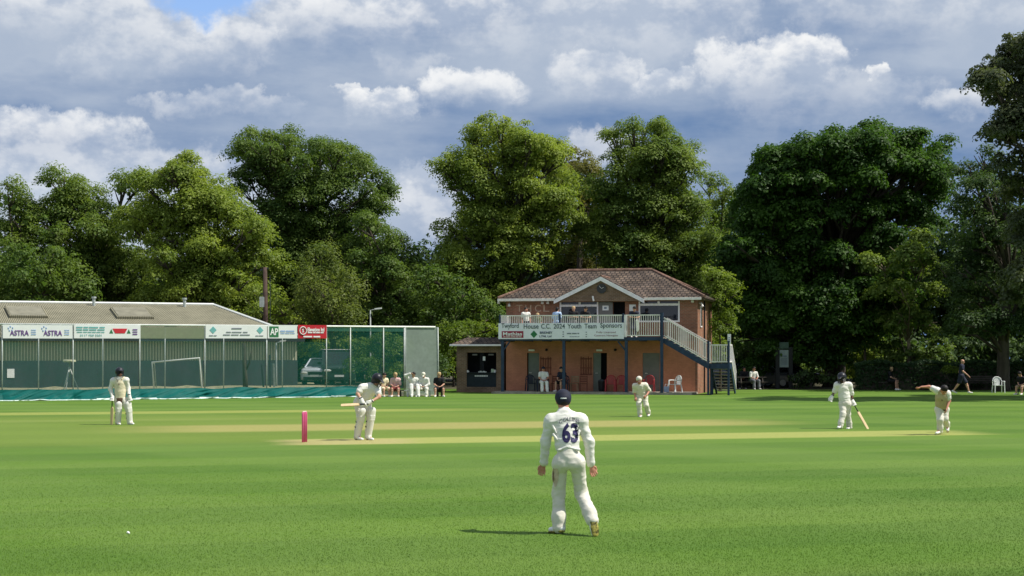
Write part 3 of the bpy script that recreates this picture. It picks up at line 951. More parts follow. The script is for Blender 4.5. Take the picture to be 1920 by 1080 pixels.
ck = mb.build('clock', mat('dark clock face', (0.045, 0.045, 0.05), 0.6), pv)
mb = MB()
for a, L in ((0.5, 0.14), (2.3, 0.2)):
    mb.bar((gup + .04, gf + .022, cz), (gup + .04 + L * math.cos(a), gf + .022, cz + L * math.sin(a)), 0.015, 0.03, (0, 1, 0))
mb.build('hand', M_WHITE, ck)
mb = MB()
mb.box((u_at(1112.5, gf), gf - 0.03, z_at(1112, 560, gf)), (0.09, 0.12, 0.30), (Vector((.97, 0, .2)), Vector((0, 1, 0)), Vector((-.2, 0, .97))))
mb.build('floodlight', M_WHITE, pv, bevel=0.02)
for px_, py_ in ((955, 571), (1017, 566), (1027.5, 566), (935.5, 566), (1298.5, 563)):
    mb = MB()
    u_, z_ = u_at(px_, VW - .1), z_at(px_, py_, VW - .1)
    mb.tube([(u_, VW - .002, z_ + .06), (u_, VW - .1, z_ + .03), (u_, VW - .16, z_ - .1)], [0.03, 0.055, 0.085], 10)
    mb.build('security_light', M_WHITE, pv, smooth=True)
# raised brick letters  T H C L
mb = MB()
for ch, px_ in (('T', 974), ('H', 990.5), ('C', 1008.5), ('L', 1024.5)):
    put_text(mb, ch, (u_at(px_, VW), VW, z_at(px_, 578, VW)), 0.55, (1, 0, 0), width=0.34, extrude=0.01, lift=0.0)
mb.build('lettering', M_TAN, pv)


def window(u0, u1, z0, z1, tr, mull):
    mb = MB()
    t = 0.085
    y0, y1 = VW - 0.03, VW + 0.06
    mb.bb(u0, u0 + t, y0, y1, z0, z1)
    mb.bb(u1 - t, u1, y0, y1, z0, z1)
    mb.bb(u0 + t, u1 - t, y0, y1, z0, z0 + t)
    mb.bb(u0 + t, u1 - t, y0, y1, tr - .06, tr + .06)
    mb.bb(mull - .06, mull + .06, y0, y1, tr + .06, z1)
    f = mb.build('window', M_WHITE, pv, bevel=0.008)
    mb = MB()
    mb.bb(u0 + 0.02, u1 - .02, VW + 0.08, VW + 0.10, z0 + .02, z1 - .01)
    mb.build('pane', M_GLASS, f)


window(*wl[:2], wl[2], wl[3], z_at(1086, 573, VW), u_at(1087, VW))
window(*wr[:2], wr[2], wr[3], z_at(1236, 571, VW), u_at(1235, VW))
mb = MB()
mb.bb(u_at(1123, VW), u_at(1149, VW) - .002, VW - 0.05, VW - 0.003, ZF + 0.02, 4.98)
d_ = mb.build('door', M_GREY, pv)
tag(d_, 'grey upper door folded back against the wall')
mb = MB()
mb.bb(u_at(1130, VW), u_at(1141.5, VW), VW - 0.065, VW - 0.052, z_at(1136, 582, VW), z_at(1136, 573, VW), 0)
mb.bb(u_at(1133, VW), u_at(1138, VW), VW - 0.071, VW - 0.066, z_at(1136, 579, VW), z_at(1136, 576, VW), 1)
mb.build('notice', [M_PAPER, M_INK], d_)
mb = MB()
mb.bb(u_at(1180, VW), u_at(1192, VW), VW - 0.02, VW - 0.002, z_at(1186, 583, VW), z_at(1186, 571, VW))
mb.build('notice', M_PAPER, pv)
for i, (h, col) in enumerate(zip(ld, (M_GDOOR, M_GDOOR, M_GREY))):
    mb = MB()
    if i == 1:
        um = h[0] + (h[1] - h[0]) * 0.55
        mb.bb(h[0], um, VW + 0.05, VW + 0.1, h[2], h[3])
    elif i == 0:
        mb.bb(h[0] + .06, h[1], VW + 0.1, VW + 0.15, h[2], h[3])
    else:
        mb.bb(h[0], h[1], VW + 0.04, VW + 0.09, h[2], h[3])
    dd = mb.build('door', col, pv)
    mb = MB()
    mb.tube([(h[0] + .15, VW + .05 - .06, 1.1), (h[0] + .27, VW + .05 - .06, 1.1)], 0.015, 6)
    mb.tube([(h[0] + .15, VW + .1, 1.1), (h[0] + .15, VW - .01, 1.1)], 0.02, 6)
    mb.build('handle', M_RAIL, dd)
for px_ in (997, 1124):
    mb = MB()
    mb.bb(u_at(px_ - 5.5, VW), u_at(px_ + 5.5, VW), VW - .09, VW - .002, z_at(px_, 658.5, VW), z_at(px_, 655, VW))
    mb.build('bulkhead_light', M_RAIL, pv, bevel=.01)
for px_ in (1025, 1154):
    mb = MB()
    mb.tube([(u_at(px_, VW), VW - .002, z_at(px_, 656, VW)), (u_at(px_, VW), VW - .1, z_at(px_, 656, VW))], 0.07, 12)
    mb.build('round_lamp', M_DARK, pv)
for pa, pb in ((1012.5, 1034), (1088, 1110)):
    mb = MB()
    u0, u1 = u_at(pa, VW), u_at(pb, VW)
    for k in range(5):
        x = u0 + .05 + (u1 - u0 - .1) * k / 4
        mb.bb(x - .02, x + .02, VW - .06, VW - .03, 1.0 + .05 * (k % 2), 2.0 - .04 * (k % 3))
    for z, t in ((1.88, .06), (1.38, .05), (1.03, .05)):
        mb.bb(u0, u1, VW - .03, VW - .003, z - t / 2, z + t / 2)
    mb.build('trellis', M_TREL, pv)
# terrace slab and balcony
UPR = u_at(1241, 0)
mb = MB()
mb.bb(-0.45, UR + .02, -0.2, VW - .004, -0.05, 0.115)
mb.build('terrace', M_CONC, pv, bevel=.01)
UB1 = UPR + 0.06
mb = MB()
mb.bb(-0.03, UB1, 0.03, VW - .005, ZF - 0.06, ZF)
mb.build('balcony_floor', M_DECK, pv)
mb = MB()
mb.bb(-0.03, UB1, -0.04, 0.028, ZF - 0.16, ZF + 0.02)
for k in range(9):
    u = 0.2 + k * 1.05
    mb.bb(u, u + .06, 0.03, VW - .005, ZF - 0.2, ZF - 0.062)
mb.bb(-0.03, 0.03, 0.03, VW - .005, ZF - .2, ZF - .062)
mb.build('balcony_beam', M_BLUE, pv)
for px_, top in ((942, ZF - .16), (1057, ZF - .16), (1174, ZF - .16), (1241.5, 4.32)):
    u = u_at(px_, 0)
    mb = MB()
    mb.bb(u - .075, u + .075, -0.075 + (-.12 if top > 4 else 0.06), 0.075 + (-.12 if top > 4 else .06), 0.0, top)
    if px_ in (942, 1174):
        mb.bar((u, 0.06, ZF - 0.75), (u - (.45 if px_ == 1174 else -.4), 0.06, ZF - 0.2), 0.07, 0.07)
    mb.build('post', M_BLUE, pv)


def railing(name, pts, h, nb, mat_, w=0.045, parent=None):
    """top and bottom rail with balusters between, along a polyline of (u,v,z of the foot)"""
    mb = MB()
    for (a, b_), n in zip(zip(pts, pts[1:]), nb):
        a, b_ = Vector(a), Vector(b_)
        upz = Vector((0, 0, 1))
        mb.bar(a + upz * h, b_ + upz * h, 0.06, 0.055)
        mb.bar(a + upz * 0.10, b_ + upz * 0.10, 0.05, 0.05)
        d = (b_ - a).normalized()
        for k in range(n):
            p = a.lerp(b_, (k + 0.5) / n)
            mb.bar(p + upz * 0.10, p + upz * h, w, 0.03, d)
    return mb.build(name, mat_, parent or pv)


HR = 4.2 - ZF
u1172 = u_at(1171, 0)
railing('railing', [(0.0, VW - .06, ZF), (0.0, 0.0, ZF), (u_at(1047, 0), 0, ZF)], HR, (14, 31), M_RAIL)
railing('railing', [(u_at(1052, 0), 0, ZF), (u1172 - .04, 0, ZF)], HR, (34,), M_RAIL)
railing('railing', [(u1172 + .12, 0, ZF), (UPR - .08, 0, ZF)], HR, (15,), M_RAIL)
for px_, m_, hh in ((937.5, M_BLUE, 1.25), (1049.5, M_BLUE, 1.27), (1168.5, M_BLUE, 1.27)):
    mb = MB()
    u = u_at(px_, 0)
    mb.bb(u - .045, u + .045, -0.05, 0.04, ZF + .02, ZF + hh)
    mb.build('railing_post', m_, pv)
mb = MB()
mb.bb(u1172 - .01, u1172 + .11, -.06, .06, ZF + .02, 4.22)
mb.build('railing_post', M_WHITE, pv)
mb = MB()
mb.bb(0.04, u_at(951, 0), 0.055, 0.075, ZF + .1, ZF + HR - .02)
mb.build('rail_panel', M_WHITE, pv)
# stair: flight down along the front to a landing, then a flight back
ULa, ULb = u_at(1328.5, 0), u_at(1366.5, 0)
ZL = z_at(1347, 682, 0)
SW = 1.05
st = thing('staircase', None, None, (0, 0, 0))
st.parent = pv


def flight(a, b_, side, n, depthv):
    """stringers and treads from a to b (foot points of the outer edge); side = vector across"""
    a, b_, side = Vector(a), Vector(b_), Vector(side)
    mb = MB()
    for k in (0.0, 1.0):
        mb.bar(a + side * k + Vector((0, 0, -.14)), b_ + side * k + Vector((0, 0, -.14)), 0.06, 0.26)
    mb.build('stringer', M_BLUE, st)
    mb = MB()
    run = (b_ - a)
    run.z = 0
    rd = run.normalized()
    for i in range(n):
        p = a.lerp(b_, (i + 0.5) / n) + side * 0.5
        mb.box(p + Vector((0, 0, -.04)), (run.length / n * 1.05, side.length - .07, 0.04), (rd, side.normalized(), Vector((0, 0, 1))))
    mb.build('tread', M_CONC, st)


flight((UPR + .06, -.04, ZF), (ULa, -.04, ZL), (0, SW, 0), 8, 1)
flight((ULb - 0.02, SW + .04, ZL), (ULb - 0.02, SW + 2.3, 0.12), (-1.0, 0, 0), 9, 1)
mb = MB()
mb.bb(ULa, ULb, 0.0, SW, ZL - 0.06, ZL)
mb.build('landing', M_DECK, st)
mb = MB()
mb.bb(ULa - .05, ULb + .06, -0.06, -0.003, ZL - 0.26, ZL + 0.01)
mb.bb(ULb + .003, ULb + .06, -0.0, SW, ZL - 0.26, ZL + 0.01)
mb.bb(ULa - .05, ULa - .003, 0.0, SW, ZL - 0.26, ZL - .06)
mb.build('landing_beam', M_BLUE, st)
for u, v in ((ULa, -.11), (ULb, -.11), (ULa, SW + .06), (ULb - 1.0, SW + .1)):
    mb = MB()
    mb.bb(u - .055, u + .055, v - .05, v + .05, 0, ZL + (1.2 if v < 0 else -.02))
    mb.build('post', M_BLUE, st)
HS = 0.98
railing('railing', [(UPR + .12, -.06, ZF), (ULa - .07, -.06, ZL + .04)], HS + .05, (22,), M_RAIL, parent=st)
railing('railing', [(UPR + .12, SW, ZF), (ULa + .0, SW, ZL + .04)], HS + .05, (20,), M_RAIL, parent=st)
railing('railing', [(ULa + .07, -.06, ZL), (ULb - .07, -.06, ZL)], HS, (10,), M_RAIL, parent=st)
railing('railing', [(ULb + .03, 0.0, ZL), (ULb + .03, SW, ZL)], HS, (7,), M_WHITE, parent=st)
railing('railing', [(ULb + .03, SW + .05, ZL), (ULb + .03, SW + 2.2, 0.16)], HS, (14,), M_WHITE, parent=st)
mb = MB()
zs = z_at(1367.5, 636, -.1)
mb.bb(ULb - .05, ULb + .12, -.15, -.115, zs - .27, zs + .27)
sg = mb.build('stair_sign', M_WHITE, pv)
tag(sg, 'small upright white sign on the stair post')
mb = MB()
for k in range(3):
    mb.bb(ULb - .02, ULb + .09, -.158, -.151, zs + .05 - k * .1, zs + .09 - k * .1)
mb.build('lettering', M_INK, sg)
# side wall: small window and pipe
mb = MB()
mb.bb(UR + .003, UR + .05, VW + 1.0, VW + 1.65, 3.6, 4.75)
wn = mb.build('side_window', M_WHITE, pv)
mb = MB()
mb.bb(UR + .052, UR + .06, VW + 1.08, VW + 1.57, 3.68, 4.67)
mb.build('pane', M_GLASS, wn)
mb = MB()
mb.tube([(UR + .05, VW + 2.6, 0), (UR + .05, VW + 2.6, ZE - .1)], .04, 8)
mb.build('drainpipe', M_DARK, pv)
mb = MB()
mb.tube([(UR + .003, VW + .5, 4.9), (UR + .12, VW + .5, 4.88), (UR + .2, VW + .5, 4.7)], [.03, .06, .08], 10)
mb.build('security_light', M_WHITE, pv)
mb = MB()
mb.tube([(r0 + 1.6, rv + .05, rz), (r0 + 1.6, rv + .05, rz + .75)], .02, 6)
mb.tube([(r0 + 1.35, rv + .05, rz + .42), (r0 + 1.85, rv + .05, rz + .42)], .015, 6)
mb.build('aerial', M_DARK, pv)

# ------------------------------------------------ kiosk on the left
VK = 2.6
ka, kb, kz = u_at(856, VK), u_at(945, VK), 2.62
kt = thing('tea_kiosk', 'low brown brick kiosk with a dark serving hatch, against the left end of the pavilion', 'kiosk', PO, -AP)
ho = (u_at(875, VK), u_at(930.5, VK), 0.30, z_at(903, 661, VK))
mb = MB()
hole_wall(mb, ka, kb, 0, kz, [ho], VK, VK + .24)
mb.bb(ka, ka + .24, VK + .242, VK + 2.6, 0, kz)
mb.bb(kb - .24, kb, VK + .242, VK + 2.6, 0, kz)
mb.build('wall', M_BRICK2, kt, uv=True)
mb = MB()
K = [(ka - .28, VK - .3, kz + .06), (kb + .1, VK - .3, kz + .06), (kb + .1, VK + 2.6, kz + .85), (ka + .5, VK + 2.6, kz + .85), (ka - .28, VK + 2.6, kz + .06), (ka + .3, VK + 1.1, kz + .45), (kb + .1, VK + 1.1, kz + .45)]
mb.add(K, [(0, 1, 6, 5), (0, 5, 4)])
rk = mb.build('roof', M_TILE, kt, uv=True)
q = rk.modifiers.new('thick', 'SOLIDIFY')
q.thickness = 0.06
mb = MB()
mb.bb(ka - .3, kb + .08, VK - .40, VK - .30, kz - .04, kz + .06)
mb.build('gutter', M_WHITE, kt, bevel=.01)
mb = MB()
mb.bb(ka, kb, VK - .29, VK - .003, kz - .03, kz + .02)
mb.build('soffit', M_SOFF, kt)
hm = (ho[0] + ho[1]) / 2
zc = z_at(903, 698.5, VK)
mb = MB()
mb.bb(ho[0] + .003, ho[1] - .003, VK + .03, VK + .08, ho[2], zc - .04)
sb = mb.build('serving_board', M_NAVY, kt)
mb = MB()
rs = np.random.RandomState(3)
x = u_at(890, VK)
while x < u_at(914, VK):                      # one line of small white words
    wd_ = .05 + .05 * rs.rand()
    mb.bb(x, x + wd_, VK + .02, VK + .029, zc - .23, zc - .15)
    x += wd_ + .02
mb.build('lettering', M_PAPER, sb)
mb = MB()
mb.bb(ho[0] + .003, ho[1] - .003, VK - .08, VK + .3, zc - .035, zc)
mb.build('counter', M_NAVY, kt)
mb = MB()
mb.bb(ka + .25, kb - .25, VK + 1.2, VK + 1.22, 0, kz - .04)
mb.bb(hm - .12, hm + .12, VK + .1, VK + .14, zc + .02, ho[3])
mb.build('interior', M_DARK, kt)
for px_, w_ in ((889.5, .28), (920, .3)):
    mb = MB()
    mb.bb(u_at(px_, VK) - w_ / 2, u_at(px_, VK) + w_ / 2, VK + .06, VK + .09, ho[3] - .16, ho[3] - .08)
    mb.build('menu_strip', M_GREY, kt)
mb = MB()
mb.bb(u_at(907, VK) - .07, u_at(907, VK) + .07, VK + .07, VK + .09, ho[3] - .45, ho[3] - .22)
mb.build('notice', M_PAPER, kt)
for px_, r_, h_, lb in ((876.5, .05, .13, 'white cup at the left end of the kiosk counter'), (923, .09, .2, 'pale green jug on the kiosk counter'), (927, .06, .15, 'white jar at the right end of the kiosk counter')):
    mb = MB()
    c = W(u_at(px_, VK), VK + .06, zc + .004)
    mb.tube([c, c + Vector((0, 0, h_ * .85)), c + Vector((0, 0, h_))], [r_, r_ * .95, r_ * .7], 12)
    mb.tube([c + Vector((r_ * .9, 0, h_ * .25)), c + Vector((r_ * 1.6, 0, h_ * .45)), c + Vector((r_ * .9, 0, h_ * .7))], .012, 6)
    tag(mb.build('jar', M_PAPER if r_ < .08 else mat('pale green china', (.45, .55, .42), .4)), lb, 'crockery', 'things on the kiosk counter')
mb = MB()
for k in range(5):
    c = W(u_at(898 + 3 * k, VK), VK + .05, zc + .004)
    mb.tube([c, c + Vector((0, 0, .055 + .03 * (k % 2)))], [.045, .06], 10)
tag(mb.build('tray', M_PAPER), 'white paper cups and tray in the middle of the kiosk counter', 'tray', 'things on the kiosk counter')

# ------------------------------------------------ the sponsors' banner
def board(name, label, cat, c0, c1, z0, z1, ex, m_face, group, thick=0.02, wavy=0.0):
    """flat printed board between two ground positions; returns root and a placer (s 0..1, t 0..1 -> point)"""
    c0, c1, ex = Vector(c0), Vector(c1), Vector(ex).normalized()
    nn = ex.cross(Vector((0, 0, 1)))
    loc = (c0 + c1) / 2
    root = thing(name, label, cat, loc + Vector((0, 0, z0)), 0, group)
    mb = MB()
    n = 40 if wavy else 1
    vs, fs = [], []
    for j in (0, 1):
        for i in range(n + 1):
            for k in (0, 1):
                p = c0.lerp(c1, i / n) + Vector((0, 0, z0 if k == 0 else z1)) - nn * (thick * j)
                if wavy:
                    p += Vector((0, 0, wavy * (math.sin(i * 1.9) * .5 + math.sin(i * .7)) * (1 if k else .6)))
                vs.append(p)
    q = 2 * (n + 1)
    for i in range(n):
        a = 2 * i
        fs += [(a, a + 2, a + 3, a + 1), (q + a, q + a + 1, q + a + 3, q + a + 2), (a, q + a, q + a + 2, a + 2), (a + 1, a + 3, q + a + 3, q + a + 1)]
    fs += [(0, 1, q + 1, q), (2 * n, q + 2 * n, q + 2 * n + 1, 2 * n + 1)]
    mb.add(vs, fs)
    o = root.location
    mb.build('panel', m_face, root, org=o)

    def at(s, t):
        return c0.lerp(c1, s) + Vector((0, 0, z0 + (z1 - z0) * t))
    return root, at, ex, nn


def ink(name, col):
    return mat(name, col, 0.6, 0.08, 8)


I_GREY, I_RED, I_MAR, I_GRN, I_TEAL, I_NAVY, I_WHITE, I_PUR, I_BLUE = (ink('grey ink', (.20, .22, .25)), ink('red ink', (.55, .03, .045)), ink('maroon ink', (.30, .02, .05)), ink('green ink', (.03, .17, .07)),
    ink('teal ink', (.16, .42, .42)), ink('navy ink', (.07, .09, .16)), ink('white ink', (.82, .82, .82)), ink('purple ink', (.14, .05, .24)), ink('pale blue ink', (.30, .42, .66)))
M_VINYL = mat('pale vinyl banner', (0.80, 0.80, 0.86), 0.5, 0.05, 1.5)
M_BOARD = mat('white board', (0.78, 0.79, 0.79), 0.45, 0.03, 2)
u0, u1 = u_at(934.5, -.12), u_at(1169.8, -.12)
zb0, zb1 = z_at(1050, 635.6, -.12), z_at(1050, 605.6, -.12)
bn, at, ex, nn = board('sponsor_banner', 'long pale sponsors banner hanging from the balcony railing', 'banner', W(u0, -.12, 0), W(u1, -.12, 0), zb0, zb1, EU, M_VINYL, None, .012, .006)
org = bn.location
Wd = (u1 - u0)


def words(mb, c, ex, w_, h_, n, rs, lift=.012):
    """a line of print too small to read: n word-like strokes"""
    nn = Vector(ex).cross(Vector((0, 0, 1)))
    ws = .5 + rs.rand(n)
    ws = ws / ws.sum() * w_
    x = -w_ / 2
    for k in ws:
        mb.box(Vector(c) + Vector(ex) * (x + k * .45) + nn * lift, (k * .86, .006, h_), (Vector(ex), nn, Vector((0, 0, 1))))
        x += k


def decal(root, name, m_, fn, org):
    mb = MB()
    fn(mb)
    return mb.build(name, m_, root, org=org)


rs = np.random.RandomState(9)


def title(mb):
    for txt, a, b_ in (('Twyford', .025, .165), ('House', .205, .325), ('C.C.', .345, .42), ('2024', .445, .535), ('Youth', .555, .665), ('Team', .69, .785), ('Sponsors', .815, .985)):
        put_text(mb, txt, at((a + b_) / 2, .80), .36, ex, width=(b_ - a) * Wd, extrude=.003, bold=.004)


decal(bn, 'lettering', ink('slate ink', (.09, .115, .13)), title, org)
decal(bn, 'sponsor_panel', I_MAR, lambda mb: mb.box(at(.115, .29) + nn * .008, (.175 * Wd, .006, .36), (ex, nn, Vector((0, 0, 1)))), org)
decal(bn, 'lettering', I_WHITE, lambda mb: (put_text(mb, 'Mathias', at(.115, .33), .26, ex, width=.155 * Wd, extrude=.003, lift=.02, bold=.006), words(mb, at(.115, .14), ex, .15 * Wd, .03, 5, rs, .016)), org)


def dia(c, r, ex=ex):
    return lambda mb: mb.prism([Vector(c) + ex * r, Vector(c) + Vector((0, 0, r * 1.05)), Vector(c) - ex * r, Vector(c) - Vector((0, 0, r * 1.05))], Vector(ex).cross(Vector((0, 0, 1))) * .012)


decal(bn, 'diamond_logo', I_GRN, dia(at(.287, .30), .19), org)
decal(bn, 'lettering', I_NAVY, lambda mb: (put_text(mb, 'BRIDNEY', at(.385, .40), .17, ex, width=.1 * Wd, extrude=.003, bold=.004), put_text(mb, 'LTNL Ltd', at(.38, .17), .15, ex, width=.095 * Wd, extrude=.003, bold=.003)), org)


def small(mb):
    for y in (.44, .3, .16):
        words(mb, at(.522, y), ex, .012 * Wd, .05, 1, rs)
        words(mb, at(.705, y - .02), ex, .012 * Wd, .04, 1, rs)
    words(mb, at(.60, .34), ex, .10 * Wd, .06, 3, rs)
    words(mb, at(.612, .14), ex, .08 * Wd, .03, 4, rs)


decal(bn, 'lettering', I_GREY, small, org)
decal(bn, 'lettering', ink('dusty red ink', (.32, .17, .2)), lambda mb: (put_text(mb, 'Fully Licensed', at(.86, .40), .13, ex, width=.15 * Wd, extrude=.003), put_text(mb, 'Caterers Newgate', at(.86, .20), .13, ex, width=.185 * Wd, extrude=.003)), org)
# ================================================================ cricket nets along the left edge
def fence_pt(px, z=0.0, off=0.0):
    """point on the net line at photo column px; off = metres behind it"""
    k = (px - 960) / F
    # line from NA to NB
    dx, dy = NB.x - NA.x, NB.y - NA.y
    t = (k * NA.y - NA.x) / (dx - k * dy)
    p = NA + (NB - NA) * t
    return Vector((p.x, p.y, z)) + NV * off


NA, NB = G(-60, 752.5), G(830, 742)
NA.z = NB.z = 0
NE = (NB - NA).normalized()
NV = Vector((-NE.y, NE.x, 0))


def zf(px, py, off=0.0):
    p = fence_pt(px, 0, off)
    return HC + (YH - py) / F * p.y


M_GALV = mat('galvanised tube', (0.42, 0.46, 0.44), 0.5, 0.12, 6, metal=0.2)
M_PALE = mat('pale top tube', (0.72, 0.74, 0.70), 0.5, 0.1, 5)
M_NET = net_mat('green netting', (0.012, 0.100, 0.074), 0.43)
M_NETT = net_mat('green band of netting', (0.05, 0.16, 0.12), 0.62)
M_NETG = net_mat('grey shade netting', (0.24, 0.29, 0.255), 0.84, 6)
M_NETB = net_mat('sandy shade netting', (0.20, 0.24, 0.155), 0.80, 6)
nf = thing('practice_net', 'long green practice net cage on steel posts along the left side of the ground', 'net', fence_pt(420))
NO = nf.location
HT = zf(420, 610.5)
ZS = 0.54
for px_ in (4, 137, 262, 384, 500, 612, 657, 719, 758):
    mb = MB()
    mb.tube([fence_pt(px_, 0), fence_pt(px_, HT)], 0.029, 8)
    mb.build('post', M_GALV, nf, org=NO, smooth=True)
for px_ in (86, 210, 330, 443, 556):
    mb = MB()
    mb.tube([fence_pt(px_, 0, 2.6), fence_pt(px_, HT - .02, 2.6)], 0.029, 8)
    mb.tube([fence_pt(px_, HT - .03, 2.6), fence_pt(px_, HT - .03, 0.0)], 0.03, 8)
    mb.build('post', M_GALV, nf, org=NO, smooth=True)
mb = MB()
mb.tube([fence_pt(-60, HT), fence_pt(816, HT)], 0.045, 8)
mb.build('top_rail', M_PALE, nf, org=NO, smooth=True)
mb = MB()
a, b_ = fence_pt(-60, 0, .01), fence_pt(760, 0, .01)
mb.add([a + Vector((0, 0, .1)), b_ + Vector((0, 0, .1)), b_ + Vector((0, 0, HT)), a + Vector((0, 0, HT))], [(0, 1, 2, 3)])
mb.build('netting', M_NET, nf, org=NO)
mb = MB()
a, b_ = fence_pt(760, 0, .012), fence_pt(821, 0, .012)
mb.add([a + Vector((0, 0, .05)), b_ + Vector((0, 0, .05)), b_ + Vector((0, 0, HT)), a + Vector((0, 0, HT))], [(0, 1, 2, 3)])
mb.build('netting', M_NETG, nf, org=NO)
mb = MB()
a, b_ = fence_pt(612, 0, -.01), fence_pt(760, 0, -.01)
mb.add([a + Vector((0, 0, HT - .25)), b_ + Vector((0, 0, HT - .25)), b_ + Vector((0, 0, HT)), a + Vector((0, 0, HT))], [(0, 1, 2, 3)])
mb.build('netting', M_NETT, nf, org=NO)
zlo = zf(320, 635)
mb = MB()
a, b_ = fence_pt(262, 0, -.02), fence_pt(384, 0, -.02)
mb.add([a + Vector((0, 0, zlo)), b_ + Vector((0, 0, zlo)), b_ + Vector((0, 0, HT - .1)), a + Vector((0, 0, HT - .1))], [(0, 1, 2, 3)])
mb.build('netting', M_NETB, nf, org=NO)
mb = MB()
mb.tube([fence_pt(822, 0), fence_pt(821, HT - .02)], 0.03, 8)
mb.tube([fence_pt(760.5, 0, -.02), fence_pt(760, HT, -.02)], 0.02, 8)
mb.build('post', M_GALV, nf, org=NO, smooth=True)

# crumpled teal sheet along the foot of the net
m, nt, b = newmat('teal sheeting')
tc = nd(nt, 'ShaderNodeTexCoord')
nz = nd(nt, 'ShaderNodeTexNoise', i_Scale=1.2, i_Detail=5.0)
nt.links.new(tc.outputs['Object'], nz.inputs['Vector'])
nt.links.new(mixc(nt, nz.outputs[0], (0.001, 0.060, 0.055), (0.004, 0.125, 0.11)), b.inputs['Base Color'])
b.inputs['Roughness'].default_value = 0.55
b.inputs['Specular IOR Level'].default_value = 0.1
M_TEAL = m
M_TEALW = mat('white hem of the sheet', (0.55, 0.68, 0.63), 0.5, 0.15, 3)
rs = np.random.RandomState(12)
pxs = np.linspace(-60, 705, 520)
NR = 15
vs, fs, ms = [], [], []
Ltot = (fence_pt(705) - fence_pt(-60)).length
for i, px_ in enumerate(pxs):
    s = i / (len(pxs) - 1) * Ltot
    p = fence_pt(px_)
    nearpost = min(abs(px_ - q) for q in (4, 137, 262, 384, 500, 612)) / 12.0
    lean = 0.30 + 0.17 * mnoise.noise(Vector((s * .5, 3, 0)))
    for j in range(NR):
        t = j / (NR - 1)
        q = s * 0.9 + t * 1.35                       # folds run slantwise
        fold = .26 * abs(mnoise.noise(Vector((q * 1.1, t * .8, 1.0)))) + .12 * abs(mnoise.noise(Vector((q * 3.1, t * 1.6, 7.0)))) + .02 * mnoise.noise(Vector((q * 8, t * 4, 2.0)))
        out = -(0.03 + lean * t ** 1.4 * min(1.0, .45 + nearpost * .5) + fold * (0.25 + t))
        z = ZS * (1 - t) * (0.92 + .10 * mnoise.noise(Vector((s * .8, 9, 0)))) + 0.01 + 0.05 * max(0, mnoise.noise(Vector((s * 1.3, 5, 0)))) * t
        vs.append(p + NV * out + Vector((0, 0, z)))
for i in range(len(pxs) - 1):
    wv = mnoise.noise(Vector((pxs[i] * .021, 4.4, 0)))
    for j in range(NR - 1):
        a = i * NR + j
        fs.append((a, a + 1, a + NR + 1, a + NR))
        ms.append(1 if j >= NR - 2 - int(2.6 * max(0, wv + .15)) else 0)
mb = MB()
mb.v, mb.f, mb.m = [tuple(v) for v in vs], fs, ms
ts = mb.build('tarpaulin', [M_TEAL, M_TEALW], None, smooth=True)
tag(ts, 'crumpled teal plastic sheet with pale hem lying along the foot of the green net', 'tarpaulin')

# advertising boards hung on the net
GB = 'advertising boards on the net'
EXN = NE


def advert(label, pa, pb, m_face):
    za, zb = zf((pa + pb) / 2, 634.5), zf((pa + pb) / 2, 609.5)
    return board('advert_board', label, 'board', fence_pt(pa, 0, -.06), fence_pt(pb, 0, -.06), za, zb, NE, m_face, GB, .02)


M_REDB = mat('red board', (0.50, 0.022, 0.035), 0.45, 0.05, 2)
rs = np.random.RandomState(5)
b1, at, ex, nn = advert('white board with two purple ASTRA logos', 5, 135.5, M_BOARD)
w1 = (fence_pt(135.5) - fence_pt(5)).length
Z3 = Vector((0, 0, 1))


def astra(mb):
    for c in (.235, .715):
        put_text(mb, 'ASTRA', at(c, .40), .34, ex, width=.27 * w1, extrude=.003, bold=.006)


def spark(mb):
    for c in (.105, .585):
        for k in range(5):
            a = k * 1.2566 + .4
            q = at(c, .70) + ex * math.cos(a) * .10 + Z3 * math.sin(a) * .10
            mb.ell(q, (.05, .012, .05), 8, 6)


def sml(mb):
    for c in (.44, .92):
        for y in (.62, .46, .3):
            words(mb, at(c, y), ex, .075 * w1, .04, 2, rs)


decal(b1, 'lettering', I_PUR, astra, b1.location)
decal(b1, 'spark_logo', I_BLUE, spark, b1.location)
decal(b1, 'lettering', I_BLUE, sml, b1.location)
b2, at, ex, nn = advert('white board with a red trapezoid logo between two green triangles', 138.5, 263, M_BOARD)
w2 = (fence_pt(263) - fence_pt(138.5)).length


def l2(mb):
    words(mb, at(.25, .82), ex, .44 * w2, .055, 4, rs)
    words(mb, at(.25, .64), ex, .44 * w2, .06, 4, rs)
    words(mb, at(.25, .46), ex, .42 * w2, .035, 6, rs)
    put_text(mb, '0117 950 5501', at(.25, .22), .15, ex, width=.32 * w2, extrude=.003)


decal(b2, 'lettering', I_TEAL, l2, b2.location)
decal(b2, 'trapezoid_logo', I_RED, lambda mb: mb.prism([at(.575, .74) , at(.615, .38), at(.76, .38), at(.80, .74)], nn * .01), b2.location)
decal(b2, 'triangle_logo', I_GRN, lambda mb: mb.prism([at(.525, .38), at(.585, .38), at(.556, .70)], nn * .01), b2.location)
decal(b2, 'triangle_logo', I_GRN, lambda mb: mb.prism([at(.79, .38), at(.85, .38), at(.82, .70)], nn * .01), b2.location)
decal(b2, 'lettering', I_PUR, lambda mb: [words(mb, at(.92, y), ex, .085 * w2, .05, 1, rs) for y in (.66, .49, .32)], b2.location)
b3, at, ex, nn = advert('white board with a teal diamond at each end', 385, 500, M_BOARD)
w3 = (fence_pt(500) - fence_pt(385)).length
for c in (.12, .885):
    decal(b3, 'diamond_logo', I_TEAL, dia(at(c, .62), .17, ex), b3.location)


